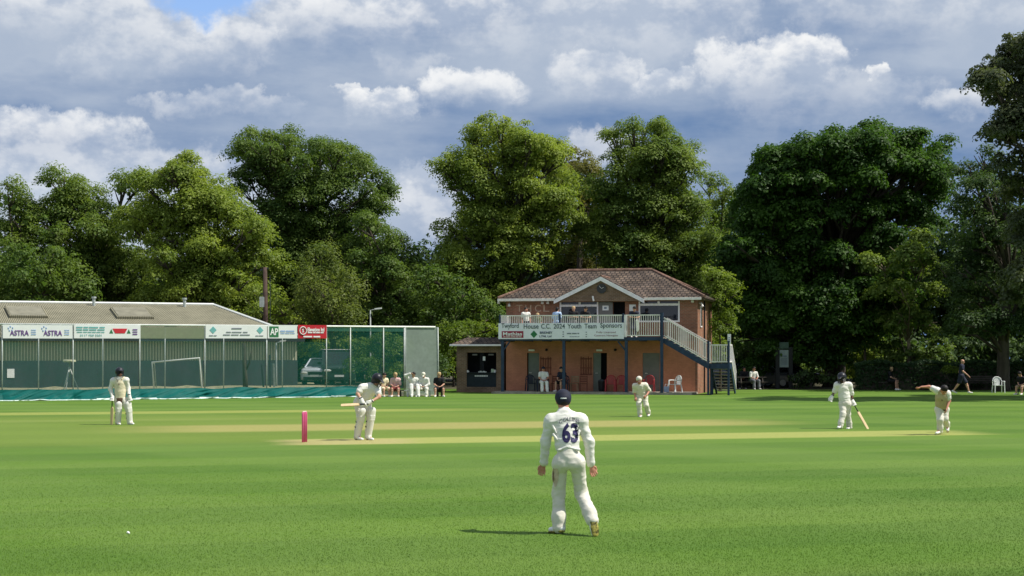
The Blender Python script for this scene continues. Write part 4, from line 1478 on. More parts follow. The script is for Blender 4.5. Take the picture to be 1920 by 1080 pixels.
def l3(mb):
    words(mb, at(.12, .2), ex, .13 * w3, .04, 2, rs)
    words(mb, at(.88, .2), ex, .14 * w3, .04, 2, rs)
    words(mb, at(.51, .74), ex, .19 * w3, .06, 1, rs)
    words(mb, at(.51, .46), ex, .36 * w3, .05, 3, rs)
    words(mb, at(.51, .26), ex, .46 * w3, .05, 3, rs)


decal(b3, 'lettering', I_GREY, l3, b3.location)
b4, at, ex, nn = advert('white board with the letters AP on a green square', 501.5, 556.5, M_BOARD)
w4 = (fence_pt(556.5) - fence_pt(501.5)).length
decal(b4, 'square_logo', I_GRN, lambda mb: mb.box(at(.21, .5) + nn * .008, (.31 * w4, .008, .52), (ex, nn, Z3)), b4.location)
decal(b4, 'lettering', I_WHITE, lambda mb: put_text(mb, 'AP', at(.21, .5), .46, ex, width=.27 * w4, extrude=.003, bold=.012, lift=.02), b4.location)
decal(b4, 'lettering', I_BLUE, lambda mb: (words(mb, at(.68, .54), ex, .52 * w4, .07, 2, rs), words(mb, at(.68, .38), ex, .5 * w4, .035, 4, rs)), b4.location)
b5, at, ex, nn = advert('red board with a white ring logo and white lettering', 558, 612, M_REDB)
w5 = (fence_pt(612) - fence_pt(558)).length


def ring(mb):
    c = at(.175, .58) + nn * .02
    n = 20
    mb.tube([c + ex * .17 * math.cos(6.2832 * k / n) + Z3 * .19 * math.sin(6.2832 * k / n) for k in range(n + 1)], .022, 5)
    put_text(mb, 'S', at(.175, .58), .24, ex, width=.10, extrude=.003, bold=.006)


decal(b5, 'ring_logo', I_WHITE, ring, b5.location)
decal(b5, 'lettering', I_WHITE, lambda mb: (put_text(mb, 'Elevation ltd', at(.62, .66), .26, ex, width=.58 * w5, extrude=.003, bold=.008), words(mb, at(.62, .43), ex, .57 * w5, .05, 4, rs), words(mb, at(.49, .13), ex, .62 * w5, .07, 2, rs)), b5.location)

# ================================================================ shed behind the nets
m, nt, b = newmat('corrugated cement roofing')
tc = nd(nt, 'ShaderNodeTexCoord')
wv = nd(nt, 'ShaderNodeTexWave', wave_type='BANDS', bands_direction='X', i_Scale=3.3, i_Distortion=0.0)
nt.links.new(tc.outputs['UV'], wv.inputs['Vector'])
nz = nd(nt, 'ShaderNodeTexNoise', i_Scale=0.8, i_Detail=6.0, i_Roughness=0.7)
nt.links.new(tc.outputs['UV'], nz.inputs['Vector'])
nt.links.new(mixc(nt, sstep(nt, nz.outputs[0], .3, .7), (0.21, 0.20, 0.135), (0.31, 0.29, 0.20)), b.inputs['Base Color'])
bp = nd(nt, 'ShaderNodeBump', i_Strength=0.9, i_Distance=0.08)
nt.links.new(wv.outputs[0], bp.inputs['Height'])
nt.links.new(bp.outputs[0], b.inputs['Normal'])
b.inputs['Roughness'].default_value = 0.9
M_CORR = m
m, nt, b = newmat('ribbed beige cladding')
tc = nd(nt, 'ShaderNodeTexCoord')
wv = nd(nt, 'ShaderNodeTexWave', wave_type='BANDS', bands_direction='X', i_Scale=2.1, i_Distortion=0.0)
nt.links.new(tc.outputs['UV'], wv.inputs['Vector'])
nt.links.new(mixc(nt, sstep(nt, wv.outputs[0], .25, .6), (0.22, 0.21, 0.15), (0.56, 0.53, 0.40)), b.inputs['Base Color'])
bp = nd(nt, 'ShaderNodeBump', i_Strength=0.8, i_Distance=0.05)
nt.links.new(wv.outputs[0], bp.inputs['Height'])
nt.links.new(bp.outputs[0], b.inputs['Normal'])
M_CLAD = m
M_ROOFL = mat('dusty roof light glass', (.20, .19, .14), .6, .2, 2)
M_SLATE = mat('dark slate sheeting', (0.045, 0.056, 0.066), 0.7, 0.18, 1.2, stretch=(1, 1, .4))
SB = P(558, 700, 88)
SB.z = 0
AS = math.atan2(NE.y, NE.x)
SE_, SV = NE, NV


def S_(u, v, z):
    return SB + SE_ * u + SV * v + Vector((0, 0, z))


sh = thing('shed', 'long low shed with a pale corrugated hipped roof behind the practice net', 'building', SB, AS)
LS, DS = 36.0, 15.0
zew = 3.0
mb = MB()
mb.bb(-LS, -.02, 0.0, 0.15, 1.80, zew - .02)
mb.bb(-LS, -.02, DS - .15, DS, 0.0, zew - .02)
mb.build('cladding', M_CLAD, sh, uv=True)
mb = MB()
mb.bb(-LS, 0, -0.01, 0.14, 0, 1.796)
mb.bb(-.16, 0, 0.152, DS, 0, zew - .02)
mb.build('wall', M_SLATE, sh)
mb = MB()
oh = 0.3
ridge = 5.0
ru = -2.9
mb.add([(-LS, -oh, zew), (oh, -oh, zew), (oh, DS + oh, zew), (-LS, DS + oh, zew), (-LS, DS / 2, ridge), (ru, DS / 2, ridge)], [(0, 1, 5, 4), (1, 2, 5), (2, 3, 4, 5)])
rf = mb.build('roof', M_CORR, sh, uv=True)
q = rf.modifiers.new('thick', 'SOLIDIFY')
q.thickness = 0.06
mb = MB()
mb.tube([(-LS, DS / 2, ridge + .02), (ru, DS / 2, ridge + .02)], .09, 6)
mb.tube([(ru, DS / 2, ridge + .02), (oh, -oh, zew + .04)], .085, 6)
mb.build('ridge_cap', M_PALE, rf)
mb = MB()
mb.bb(-LS, oh, -oh - .1, -oh - .003, zew - .18, zew - .01)
mb.build('gutter', M_SLATE, sh)
for k, px_ in enumerate((49, 247)):
    # raised roof light on the front slope
    vv = 5.0
    a = (px_ - 960) / F
    x0, y0 = SB.x + SV.x * vv, SB.y + SV.y * vv
    uu = (a * y0 - x0) / (SE_.x - a * SE_.y)
    sl = (ridge - zew) / (DS / 2 + oh)
    zz = zew + sl * (vv + oh)
    ax = (Vector((1, 0, 0)), Vector((0, 1, sl)).normalized(), Vector((0, -sl, 1)).normalized())
    mb = MB()
    mb.box((uu, vv, zz + .06), (2.0, 2.4, .14), ax)
    rl = mb.build('roof_light', M_CORR, sh, uv=True)
    mb = MB()
    mb.box((uu, vv, zz + .135), (1.8, 2.2, .02), ax)
    mb.build('pane', M_ROOFL, rl)
for px_ in (176, 346):
    a = (px_ - 960) / F
    vv = DS / 2 - .5
    x0, y0 = SB.x + SV.x * vv, SB.y + SV.y * vv
    uu = (a * y0 - x0) / (SE_.x - a * SE_.y)
    mb = MB()
    mb.tube([(uu, vv, ridge - .3), (uu, vv, ridge + .30)], .09, 10)
    mb.tube([(uu, vv, ridge + .28), (uu, vv, ridge + .38)], .14, 10)
    mb.build('flue', M_GALV, sh, smooth=False)

# strip of pale stony ground behind the net
m, nt, b = newmat('dry stony ground')
tc = nd(nt, 'ShaderNodeTexCoord')
nz = nd(nt, 'ShaderNodeTexNoise', i_Scale=2.5, i_Detail=8.0, i_Roughness=0.75)
nt.links.new(tc.outputs['Object'], nz.inputs['Vector'])
nt.links.new(mixc(nt, sstep(nt, nz.outputs[0], .38, .62), (0.14, 0.15, 0.06), (0.42, 0.37, 0.25)), b.inputs['Base Color'])
b.inputs['Roughness'].default_value = 0.95
mb = MB()
bx_ = list(range(-60, 841, 30))
rows = [(.06, 0.0), (.7, .16), (1.6, .36), (3.0, .42), (6.0, .42), (30.0, .42)]
for px_ in bx_:
    e = max(0.0, min(1.0, (835 - px_) / 90.0))
    e = e * e * (3 - 2 * e)
    for off, hh in rows:
        g = hh * e * (1 + .22 * mnoise.noise(Vector((px_ * .03, off * .7, 2))) * (1 if off < 10 else 0))
        p = fence_pt(px_, .006 + max(0, g), 0)
        mb.v.append(tuple(p + NV * off))
nr = len(rows)
for i in range(len(bx_) - 1):
    for k in range(nr - 1):
        a = i * nr + k
        mb.f.append((a, a + nr, a + nr + 1, a + 1))
        mb.m.append(0)
tag(mb.build('gravel_ground', m, smooth=True), kind='structure')

# ------------------------------------------------ things behind the net
# football goal, leaning back
gd = 3.6
g0, g1 = fence_pt(318, 0, gd), fence_pt(411, 0, gd)
gl = thing('football_goal', 'small white tube football goal standing behind the practice net', 'goal', (g0 + g1) / 2)
go_ = gl.location
zt = 1.95
mb = MB()
ta, tb = fence_pt(313, zt - .22, gd), fence_pt(405, zt, gd)
mb.tube([g0, ta, tb, g1], .05, 8)
mb.build('goal_frame', M_PALE, gl, org=go_, smooth=True)
mb = MB()
ga, gb = fence_pt(333, 0, gd + 1.4), fence_pt(428, 0, gd + 1.4)
mb.tube([ta, fence_pt(322, zt - .3, gd + .6), ga], .025, 8)
mb.tube([tb, fence_pt(412, zt - .1, gd + .6), gb], .025, 8)
mb.tube([ga, gb], .025, 8)
mb.tube([g0, ga], .03, 8)
mb.tube([g1, gb], .03, 8)
mb.build('stay', M_GALV, gl, org=go_, smooth=True)
# tripod with a round plate on top
tp = fence_pt(136, 0, 1.0)
zt = zf(136, 677, 1.0)
tr = thing('tripod_stand', 'tall metal tripod with a pale round plate on top behind the net', 'tripod', tp)
for a in (0.4, 2.5, 4.6):
    mb = MB()
    mb.tube([Vector((0, 0, zt - .28)), Vector((.60 * math.cos(a), .60 * math.sin(a), 0))], [.028, .02], 8)
    mb.build('leg', M_PALE, tr, smooth=True)
mb = MB()
mb.tube([(0, 0, zt - .75), (0, 0, zt)], .03, 8)
mb.build('pole', M_GALV, tr, smooth=True)
mb = MB()
mb.tube([(0, 0, zt - .05), (0, 0, zt - .03), (0, 0, zt + .04), (0, 0, zt + .06)], [.24, .30, .30, .24], 20)
mb.build('plate', mat('cream plastic', (.80, .78, .55), .5), tr)
mb = MB()
n_ = S_(0, 0, 0)
pw = P(20, 700, 80)
a = (20 - 960) / F
uu = (a * SB.y - SB.x) / (SE_.x - a * SE_.y)
c = S_(uu, -.03, HC - 40 / F * (SB.y + SE_.y * uu))
zz = c.z
mb.box(c, (.36, .02, .46), (SE_, SV, Z3))
tag(mb.build('notice', M_PAPER), 'white paper notice on the dark shed wall behind the net', 'notice')
# lamp post behind the net, the street lamp beyond, the leaning service pole
M_POST = mat('grey painted post', (.30, .33, .32), .5, .1, 4)


def lamp(label, px_, pyb, pyt, d, arm):
    c = P(px_, pyb, d)
    c.z = 0
    h = HC + (YH - pyt) / F * d
    t = thing('street_lamp', label, 'street lamp', c)
    mb = MB()
    mb.tube([(0, 0, 0), (0, 0, 1.0), (0, 0, h - .05)], [.07, .05, .04], 8)
    mb.tube([(0, 0, h - .06), (arm * .5, 0, h)], .03, 8)
    mb.build('pole', M_POST, t, smooth=True)
    mb = MB()
    mb.prism([(arm * .4, -.09, h - .03), (arm * 1.15, -.07, h + .02), (arm * 1.15, .07, h + .02), (arm * .4, .09, h - .03)], (0, 0, .09))
    mb.build('lamp_head', M_PALE, t, bevel=.015)


lamp('pale lamp post rising above the net behind the weeping tree', 694.5, 735, 580, 97, .6)
lamp('short grey lamp post behind the net in front of the shed', 518, 735, 641, 86, .45)
c = P(500, 735, 96)
c.z = 0
h = HC + (YH - 501) / F * 96
pl = thing('service_pole', 'reddish brown service pole with a grey box behind the shed end', 'pole', c)
mb = MB()
mb.tube([(0, 0, 0), (-.05, 0, h * .5), (-.1, 0, h)], [.17, .15, .12], 10)
mb.build('pole', mat('red brown pole', (.070, .045, .036), .9, .3, 3), pl, smooth=True)
mb = MB()
zb = HC + (YH - 566) / F * 96
mb.bb(-.42, -.12, -.15, .15, zb - .32, zb + .3)
mb.build('junction_box', M_GALV, pl, bevel=.02)
mb = MB()
mb.bar((-.35, 0, zb + .5), (.1, 0, zb + .42), .05, .06)
mb.tube([(-.4, 0, zb - .55), (.06, 0, zb - .95)], .03, 6)
mb.bar((-.4, 0, h - .18), (.1, 0, h - .06), .06, .08)
mb.tube([(.22, 0, zb - 2), (.2, 0, zb + 1.6)], .02, 6)
mb.build('bracket', M_SLATE, pl)
# bare trunk and leaning posts by the end of the shed
mb = MB()
c = fence_pt(510.5, 0, 5.2)
mb.tube([c, c + Vector((-.05, 0, 1.2)), c + Vector((-.12, .1, 2.7))], [.16, .12, .1], 8)
mb.tube([c + Vector((-.05, 0, 1.2)), c + Vector((.2, 0, 1.7)), c + Vector((.28, 0, 2.3))], [.07, .05, .03], 6)
tag(mb.build('tree_stump', M_BARK, smooth=True), 'slim bare dark trunk in front of the shed end', 'trunk')
for pa, pb, zt, lb in ((536, 541, 1.6, 'dark post leaning near the end of the shed'), (552, 553, 2.1, 'tall dark upright post at the end of the shed'), (559, 561, 1.65, 'pale post beside the silver car')):
    mb = MB()
    a, b_ = fence_pt(pb, 0, 4.6), fence_pt(pa, zt, 4.6)
    mb.bar(a, b_, .09, .09, (0, 1, 0))
    tag(mb.build('gate_post', M_SLATE if 'dark' in lb else M_POST, bevel=.01), lb, 'post', 'posts by the end of the shed')


# ------------------------------------------------ vehicles
M_TYRE = mat('tyre rubber', (.015, .015, .016), .85, .2, 6)
M_RIM = mat('wheel rim', (.35, .36, .38), .35, .1, 6, metal=.7)
M_LAMP = mat('clear lamp glass', (.75, .75, .70), .1, .03, 5, spec=.7)
M_PLATE = mat('white number plate', (.75, .75, .74), .5, .03, 5)
M_CGLASS = mat('car glass', (.012, .016, .02), .04, .2, 2, spec=.8)
M_TRIM = mat('black plastic trim', (.012, .012, .013), .6, .2, 6)


def car(label, loc, rotz, paint, Wd=1.82, Ln=4.4, Ht=1.55, hood=0.95, roofm=None, group='cars parked behind the nets', van=False):
    """front faces -y"""
    t = thing('parked_car', label, 'car', loc, rotz, group)
    w2 = Wd / 2
    # body: lofted sections along y with rounded shoulders
    secs = [(0.0, .50, .42, .80), (.10, .40, .30, .92), (.35, .36, .25, .98), (1.05, .34, .22, 1.0), (Ln - .9, .34, .22, 1.0), (Ln - .15, .38, .28, .96), (Ln, .5, .45, .85)]
    vs = []
    prof = lambda zb, zt, k: [(-w2 * k * .96, zb), (-w2 * k, zb + .12), (-w2 * k, zt - .22), (-w2 * k * .95, zt - .06), (-w2 * k * .82, zt), (0, zt + .03), (w2 * k * .82, zt), (w2 * k * .95, zt - .06), (w2 * k, zt - .22), (w2 * k, zb + .12), (w2 * k * .96, zb)]
    tops = [hood - .18, hood - .08, hood - .03, hood + .04, hood + .06, hood + .05, hood - .05]
    n = 11
    for (y, zb, _, k), zt in zip(secs, tops):
        vs += [(x, y, z) for x, z in prof(zb - .1, zt, k)]
    fs = []
    for i in range(len(secs) - 1):
        for j in range(n):
            a, b_ = i * n + j, i * n + (j + 1) % n
            fs.append((a, b_, b_ + n, a + n))
    fs += [tuple(range(n)), tuple(range((len(secs) - 1) * n, len(secs) * n))]
    mb = MB()
    mb.add(vs, fs)
    # roof and pillars
    y0, y1, y2, y3 = (1.0, 1.75, Ln - .7, Ln - .15) if not van else (.85, 1.35, Ln - .25, Ln - .08)
    rw = w2 * (.76 if not van else .86)
    mb.box((0, (y1 + y2) / 2, Ht - .03), (rw * 2, y2 - y1, .07))
    for s_ in (-1, 1):
        for ya, yb in ((y0, y1), (y3, y2)):
            mb.bar((s_ * w2 * .92, ya, hood - .02), (s_ * rw, yb, Ht - .03), .08, .07, (0, 1, 0))
        ym = (y1 + y2) / 2
        mb.bar((s_ * w2 * .92, ym, hood), (s_ * rw, ym, Ht - .03), .09, .05, (0, 1, 0))
    mb.build('body', paint, t, smooth=False, bevel=.025)
    if roofm:
        mb = MB()
        mb.box((0, (y1 + y2) / 2, Ht + .025), (rw * 2 - .06, y2 - y1 - .04, .035))
        mb.build('roof', roofm, t, bevel=.012)
    g = [(-w2 * .88, y0 + .03, hood), (w2 * .88, y0 + .03, hood), (rw * .96, y1 + .03, Ht - .06), (-rw * .96, y1 + .03, Ht - .06)]
    mb = MB()
    mb.add(g, [(0, 1, 2, 3)])
    mb.build('windscreen', M_CGLASS, t)
    mb = MB()
    mb.add([(-w2 * .88, y3 - .03, hood), (w2 * .88, y3 - .03, hood), (rw * .96, y2 - .03, Ht - .06), (-rw * .96, y2 - .03, Ht - .06)], [(0, 1, 2, 3)])
    mb.build('rear_window', M_CGLASS, t)
    for s_ in (-1, 1):
        mb = MB()
        mb.add([(s_ * w2 * .905, y0 + .06, hood), (s_ * w2 * .905, y3 - .06, hood), (s_ * rw * .985, y2 - .03, Ht - .06), (s_ * rw * .985, y1 + .03, Ht - .06)], [(0, 1, 2, 3)])
        mb.build('side_window', M_CGLASS, t)
        mb = MB()
        mb.ell((s_ * (w2 + .08), y0 + .35, hood + .1), (.11, .07, .08), 10, 6)
        mb.build('mirror', M_TRIM, t, smooth=True)
        mb = MB()
        mb.ell((s_ * w2 * .66, .035, hood - .30), (.22, .07, .085), 12, 8)
        mb.build('headlight', M_LAMP, t, smooth=True)
        for yw in (.82, Ln - .85):
            mb = MB()
            mb.tube([(s_ * (w2 - .20), yw, .32), (s_ * (w2 - .02), yw, .32)], [.32, .32], 20)
            wh = mb.build('wheel', M_TYRE, t)
            mb = MB()
            mb.tube([(s_ * (w2 - .03), yw, .32), (s_ * (w2 + .005), yw, .32)], [.2, .19], 14)
            mb.build('rim', M_RIM, wh)
    mb = MB()
    mb.bb(-w2 * .42, w2 * .42, -.015, .05, hood - .42, hood - .24)
    mb.bb(-w2 * .7, w2 * .7, -.03, .05, .30, .46)
    mb.build('grille', M_TRIM, t, bevel=.01)
    mb = MB()
    mb.bb(-.26, .26, -.045, -.032, .47, .58)
    mb.build('number_plate', M_PLATE, t)
    return t


def paint(name, col):
    m, nt, b = newmat(name)
    b.inputs['Base Color'].default_value = (*col, 1)
    b.inputs['Roughness'].default_value = .28
    b.inputs['Metallic'].default_value = .25
    b.inputs['Coat Weight'].default_value = .6
    b.inputs['Coat Roughness'].default_value = .05
    return m


PT_GRY, PT_SIL, PT_DRK, PT_BLK, PT_WHT = paint('grey car paint', (.10, .11, .12)), paint('silver car paint', (.52, .56, .62)), paint('dark green car paint', (.03, .045, .045)), paint('black car paint', (.012, .013, .017)), paint('pale silver car paint', (.66, .70, .76))
c = P(590, 720, 88.5)
c.z = .41
car('pale silver car parked behind the net, seen from its front corner', c, R(-8), PT_WHT, Ln=4.2, Ht=1.5, hood=.98)
c = P(636, 720, 88)
c.z = .41
car('dark van with a white roof parked behind the net beside the silver car', c, R(10), PT_DRK, Wd=1.9, Ln=4.7, Ht=1.95, hood=1.12, roofm=M_WHITE, van=True)
# cars under the big maple
GC = 'cars parked in the shade of the maple'
for px_, d, rz, pt, lb in ((1497, 101, 70, PT_GRY, 'grey car in deep shade right of the notice board'), (1535, 103, 95, PT_BLK, 'black car in deep shade left of the thick maple trunk'), (1443, 102, 100, PT_DRK, 'dark green car in shade behind the bench sitters')):
    c = P(px_, 720, d)
    c.z = 0
    car(lb, c, R(rz), pt, group=GC)
# ================================================================ chairs, tables, boards
M_PLAW = mat('white plastic', (.74, .75, .74), .4, .05, 5)
M_PLAR = mat('red plastic', (.36, .035, .04), .45, .1, 5)
M_PLAN = mat('navy plastic', (.015, .022, .045), .45, .1, 5)
M_WOODR = mat('red brown wood', (.16, .05, .03), .7, .25, 6)
M_WOODB = mat('beige wood', (.30, .20, .12), .7, .25, 6)
M_WOODD = mat('weathered dark timber', (.07, .06, .05), .9, .3, 5, stretch=(1, 6, 6))


def armchair(label, loc, rotz, m_, group, sc_=1.0):
    """moulded plastic garden chair, front faces -y"""
    t = thing('plastic_chair', label, 'chair', loc, rotz, group)
    t.scale = (sc_,) * 3
    mb = MB()
    mb.prism([(-.22, -.22, .40), (.22, -.22, .40), (.20, .20, .38), (-.20, .20, .38)], (0, 0, .03))
    mb.build('seat', m_, t, bevel=.012)
    mb = MB()
    ring_ = [Vector((-.25, .17, .41)), Vector((-.255, .21, .62)), Vector((-.21, .245, .78)), Vector((-.11, .265, .86)), Vector((0, .27, .88)), Vector((.11, .265, .86)), Vector((.21, .245, .78)), Vector((.255, .21, .62)), Vector((.25, .17, .41))]
    mb.tube(ring_, .024, 7)
    for x in (-.13, -.065, 0, .065, .13):
        zt = .86 - abs(x) * .35
        mb.prism([(x - .024, .20, .40), (x + .024, .20, .40), (x + .024, .262, zt), (x - .024, .262, zt)], (0, .012, 0))
    mb.build('backrest', m_, t)
    for s_ in (-1, 1):
        mb = MB()
        mb.tube([(s_ * .25, .215, .63), (s_ * .285, .0, .64), (s_ * .28, -.2, .63), (s_ * .265, -.235, .58)], .024, 7)
        mb.build('arm', m_, t, smooth=True)
        for y, ym in ((-.24, -.22), (.25, .19)):
            mb = MB()
            zt = .60 if y < 0 else .42
            mb.bar((s_ * .275, y, 0), (s_ * .255, ym, zt), .045, .05, (0, 1, 0))
            mb.build('leg', m_, t)
    return t


def woodchair(label, loc, rotz, m_, group, back=0.85):
    t = thing('wooden_chair', label, 'chair', loc, rotz, group)
    mb = MB()
    mb.bb(-.21, .21, -.21, .2, .42, .455)
    mb.build('seat', m_, t, bevel=.008)
    mb = MB()
    for z in (.56, .68, .80):
        mb.bb(-.17, .17, .19, .21, z - .045, z + .03)
    for s_ in (-1, 1):
        mb.bar((s_ * .19, .19, .457), (s_ * .19, .23, back), .04, .035, (0, 1, 0))
    mb.build('backrest', m_, t)
    for s_ in (-1, 1):
        for y in (-.19, .18):
            mb = MB()
            mb.bar((s_ * .19, y, 0), (s_ * .19, y, .418), .04, .04, (0, 1, 0))
            mb.build('leg', m_, t)
    return t


def terr(px_, py_=733, v=None, z=.117):
    """spot on the pavilion terrace seen at column px"""
    v = 1.1 if v is None else v
    return W(u_at(px_, v), v, z)


GCH = 'chairs on the pavilion terrace'
woodchair('red brown wooden chair between the white seated player and the blue post', terr(1041), -AP, M_WOODR, GCH)
woodchair('beige wooden chair with an open back right of the middle blue post', terr(1077), -AP, M_WOODB, GCH)
woodchair('red brown wooden chair in front of the second trellis', terr(1094), -AP + .15, M_WOODR, GCH)
armchair('red plastic chair just right of the open dark doorway', terr(1145), -AP + .1, M_PLAR, GCH)
armchair('red plastic chair beside the third blue post', terr(1163), -AP - .1, M_PLAR, GCH)
armchair('red plastic chair in front of the grey door', terr(1217, v=1.5), -AP, M_PLAR, GCH)
armchair('navy plastic chair in front of the first door', terr(996, v=1.5), -AP + .5, M_PLAN, GCH)
c = terr(1266, v=1.0)
armchair('white plastic chair by the orange wall under the stair', c, -AP - .75, M_PLAW, 'white plastic chairs')
c = G(1872, 736.5)
armchair('white plastic chair alone on the grass in front of the hedge', c, 0.05, M_PLAW, 'white plastic chairs')
# bag by the white chair
c = terr(1249.5, v=1.0)
bgm = thing('shopping_bag', 'pale blue bag standing beside the white chair under the stair', 'bag', c)
mb = MB()
mb.prism([(-.13, -.08, 0), (.13, -.08, 0), (.15, -.1, .3), (-.15, -.1, .3)], (0, .17, 0))
mb.build('sack', mat('pale blue bag cloth', (.36, .44, .56), .7, .15, 9), bgm, bevel=.02)
for y in (-.08, .06):
    mb = MB()
    mb.tube([(-.08, y, .3), (-.06, y, .42), (.06, y, .42), (.08, y, .3)], .01, 6)
    mb.build('handle', M_PAPER, bgm)
c = terr(1128, v=1.7)
bt = thing('waste_bin', 'dark rounded bin in front of the open dark doorway', 'bin', c)
mb = MB()
mb.tube([(0, 0, 0), (0, 0, .1), (0, 0, .55)], [.14, .17, .19], 14)
mb.build('body', M_TRIM, bt, smooth=False)
mb = MB()
mb.tube([(0, 0, .552), (0, 0, .58), (0, 0, .66)], [.2, .2, .06], 14)
mb.build('lid', M_SLATE, bt)
# bench rows for the waiting players by the net
bs = G(742, 741.5)
c = G(727, 742)


def lowbench(label, loc, L, m_, rotz=0.0):
    t = thing('low_bench', label, 'bench', loc, rotz)
    mb = MB()
    mb.bb(-L / 2, L / 2, -.17, .17, .29, .33)
    mb.build('seat', m_, t, bevel=.01)
    for x in (-L / 2 + .2, L / 2 - .2):
        mb = MB()
        mb.bb(x - .04, x + .04, -.14, .14, 0, .288)
        mb.build('leg', m_, t)
    return t


d1 = 80.6
lowbench('dark low bench under the two sitters in front of the green net', Vector(((730 - 960) / F * d1, d1 + .1, 0)), 1.5, M_WOODD)
lowbench('white low bench under the two white clad sitters by the grey netting', Vector(((785 - 960) / F * d1, d1 + .1, 0)), 1.5, M_PLAW)
lowbench('short dark bench under the sitter in black beside the net end', Vector(((824 - 960) / F * d1, d1 + .1, 0)), .6, M_WOODD)
# picnic table under the trees


def picnic(label, loc, rotz):
    t = thing('picnic_table', label, 'table', loc, rotz, 'picnic tables under the trees')
    mb = MB()
    for k in range(5):
        mb.bb(-.9, .9, -.38 + k * .155, -.38 + k * .155 + .14, .70, .74)
    mb.build('tabletop', M_WOODD, t)
    for s_ in (-1, 1):
        mb = MB()
        for k in range(2):
            y = s_ * (.62 + k * .15)
            mb.bb(-.9, .9, y - .065, y + .065, .42, .46)
        mb.build('seat', M_WOODD, t)
        x = s_ * .65
        mb = MB()
        mb.bar((x, -.3, .698), (x, -.72, 0), .09, .05, (1, 0, 0))
        mb.bar((x, .3, .698), (x, .72, 0), .09, .05, (1, 0, 0))
        mb.bar((x + .052, -.78, .375), (x + .052, .78, .375), .05, .08)
        mb.build('frame', M_WOODD, t)
    return t


c = P(1666, 700, 95.5)
c.z = 0
picnic('dark picnic table with one person sitting at it in the shade', c, 0.12)
c = P(1408, 700, 97)
c.z = 0
picnic('dark picnic table beside the pavilion stair with a person in white', c, 0.0)
c = P(1838, 700, 94)
c.z = 0
lb_ = thing('park_bench', 'dark slatted bench against the hedge behind the walker', 'bench', c)
mb = MB()
for k in range(3):
    mb.bb(-.8, .8, -.2 + k * .14, -.2 + k * .14 + .12, .42, .45)
mb.build('seat', M_WOODD, lb_)
mb = MB()
for k in range(3):
    mb.bb(-.8, .8, .24, .27, .52 + k * .12, .61 + k * .12)
for x in (-.7, .7):
    mb.bb(x - .03, x + .03, .273, .31, 0, .86)
mb.build('backrest', M_WOODD, lb_)
for x in (-.7, .7):
    mb = MB()
    mb.bb(x - .035, x + .035, -.2, .26, 0, .416)
    mb.build('leg', M_WOODD, lb_)
# notice board on two dark posts
c = P(1470, 700, 97.5)
c.z = 0
nb = thing('notice_board', 'tall dark notice board on two black posts under the maple', 'notice board', c)
for s_ in (-1, 1):
    mb = MB()
    mb.bb(s_ * .40 - .12, s_ * .40 + .12, -.09, .09, 0, 2.55)
    mb.build('post', M_TRIM, nb, bevel=.015)
mb = MB()
mb.bb(-.277, .277, -.05, .05, 2.45, 2.85)
mb.build('header', mat('dark green board', (.05, .085, .065), .6), nb, bevel=.01)
mb = MB()
mb.bb(-.277, .277, -.03, .03, 1.32, 2.38)
pnl = mb.build('panel', mat('grey notice panel', (.22, .26, .26), .4, .1, 4), nb)
mb = MB()
words(mb, Vector((0, -.045, 2.0)), Vector((1, 0, 0)), .36, .05, 2, np.random.RandomState(1), 0)
for k in range(6):
    words(mb, Vector((0, -.045, 1.85 - k * .07)), Vector((1, 0, 0)), .40, .018, 5, np.random.RandomState(k), 0)
mb.build('lettering', I_NAVY, pnl)
c = P(1622, 700, 99)
c.z = 0
mb = MB()
mb.tube([c, c + Vector((0, 0, 2.9))], [.09, .08], 8)
mb.tube([c + Vector((0, 0, 2.9)), c + Vector((0, 0, 3.0))], [.11, .05], 8)
tag(mb.build('timber_post', M_BARK2), 'plain pale timber post standing right of the maple trunk', 'post')

# ================================================================ wickets
M_PINK = mat('bright pink stump', (.72, .12, .29), .4, .06, 8)
M_PINKD = mat('dull pink stump', (.42, .10, .13), .5, .1, 8)
M_BAIL = mat('pale bail', (.72, .55, .52), .5, .05, 8)


def wicket(label, c, m_):
    t = thing('wicket', label, 'stumps', c, 0, 'the two wickets')
    ax = (PN * .83 + Vector((PD.x, PD.y, 0)) * .56).normalized()
    for k in (-1, 0, 1):
        p = ax * (k * .098)
        mb = MB()
        mb.tube([p, p + Vector((0, 0, .70)), p + Vector((0, 0, .745)), p + Vector((0, 0, .755))], [.025, .025, .02, .012], 12)
        mb.build('stump', m_, t, smooth=True)
    for k in (-.5, .5):
        p = ax * (k * .098) + Vector((0, 0, .762))
        mb = MB()
        mb.tube([p - ax * .05, p - ax * .03, p + ax * .03, p + ax * .05], [.008, .014, .014, .008], 8)
        mb.build('bail', M_BAIL, t, smooth=True)


wicket('bright pink wicket standing behind the batter who holds his bat level', A0, M_PINK)
wicket('dull pink wicket half hidden behind the bending bowler', G(1777, 810.5), M_PINKD)
# small white scrap on the near grass
c = G(240, 1001)
mb = MB()
mb.ell(c + Vector((0, 0, .018)), (.019, .02, .016), 10, 6)
mb.ell(c + Vector((.014, -.008, .010)), (.014, .013, .009), 10, 6)
tag(mb.build('paper_scrap', M_PAPER, smooth=True), 'tiny white scrap lying on the near grass', 'litter')
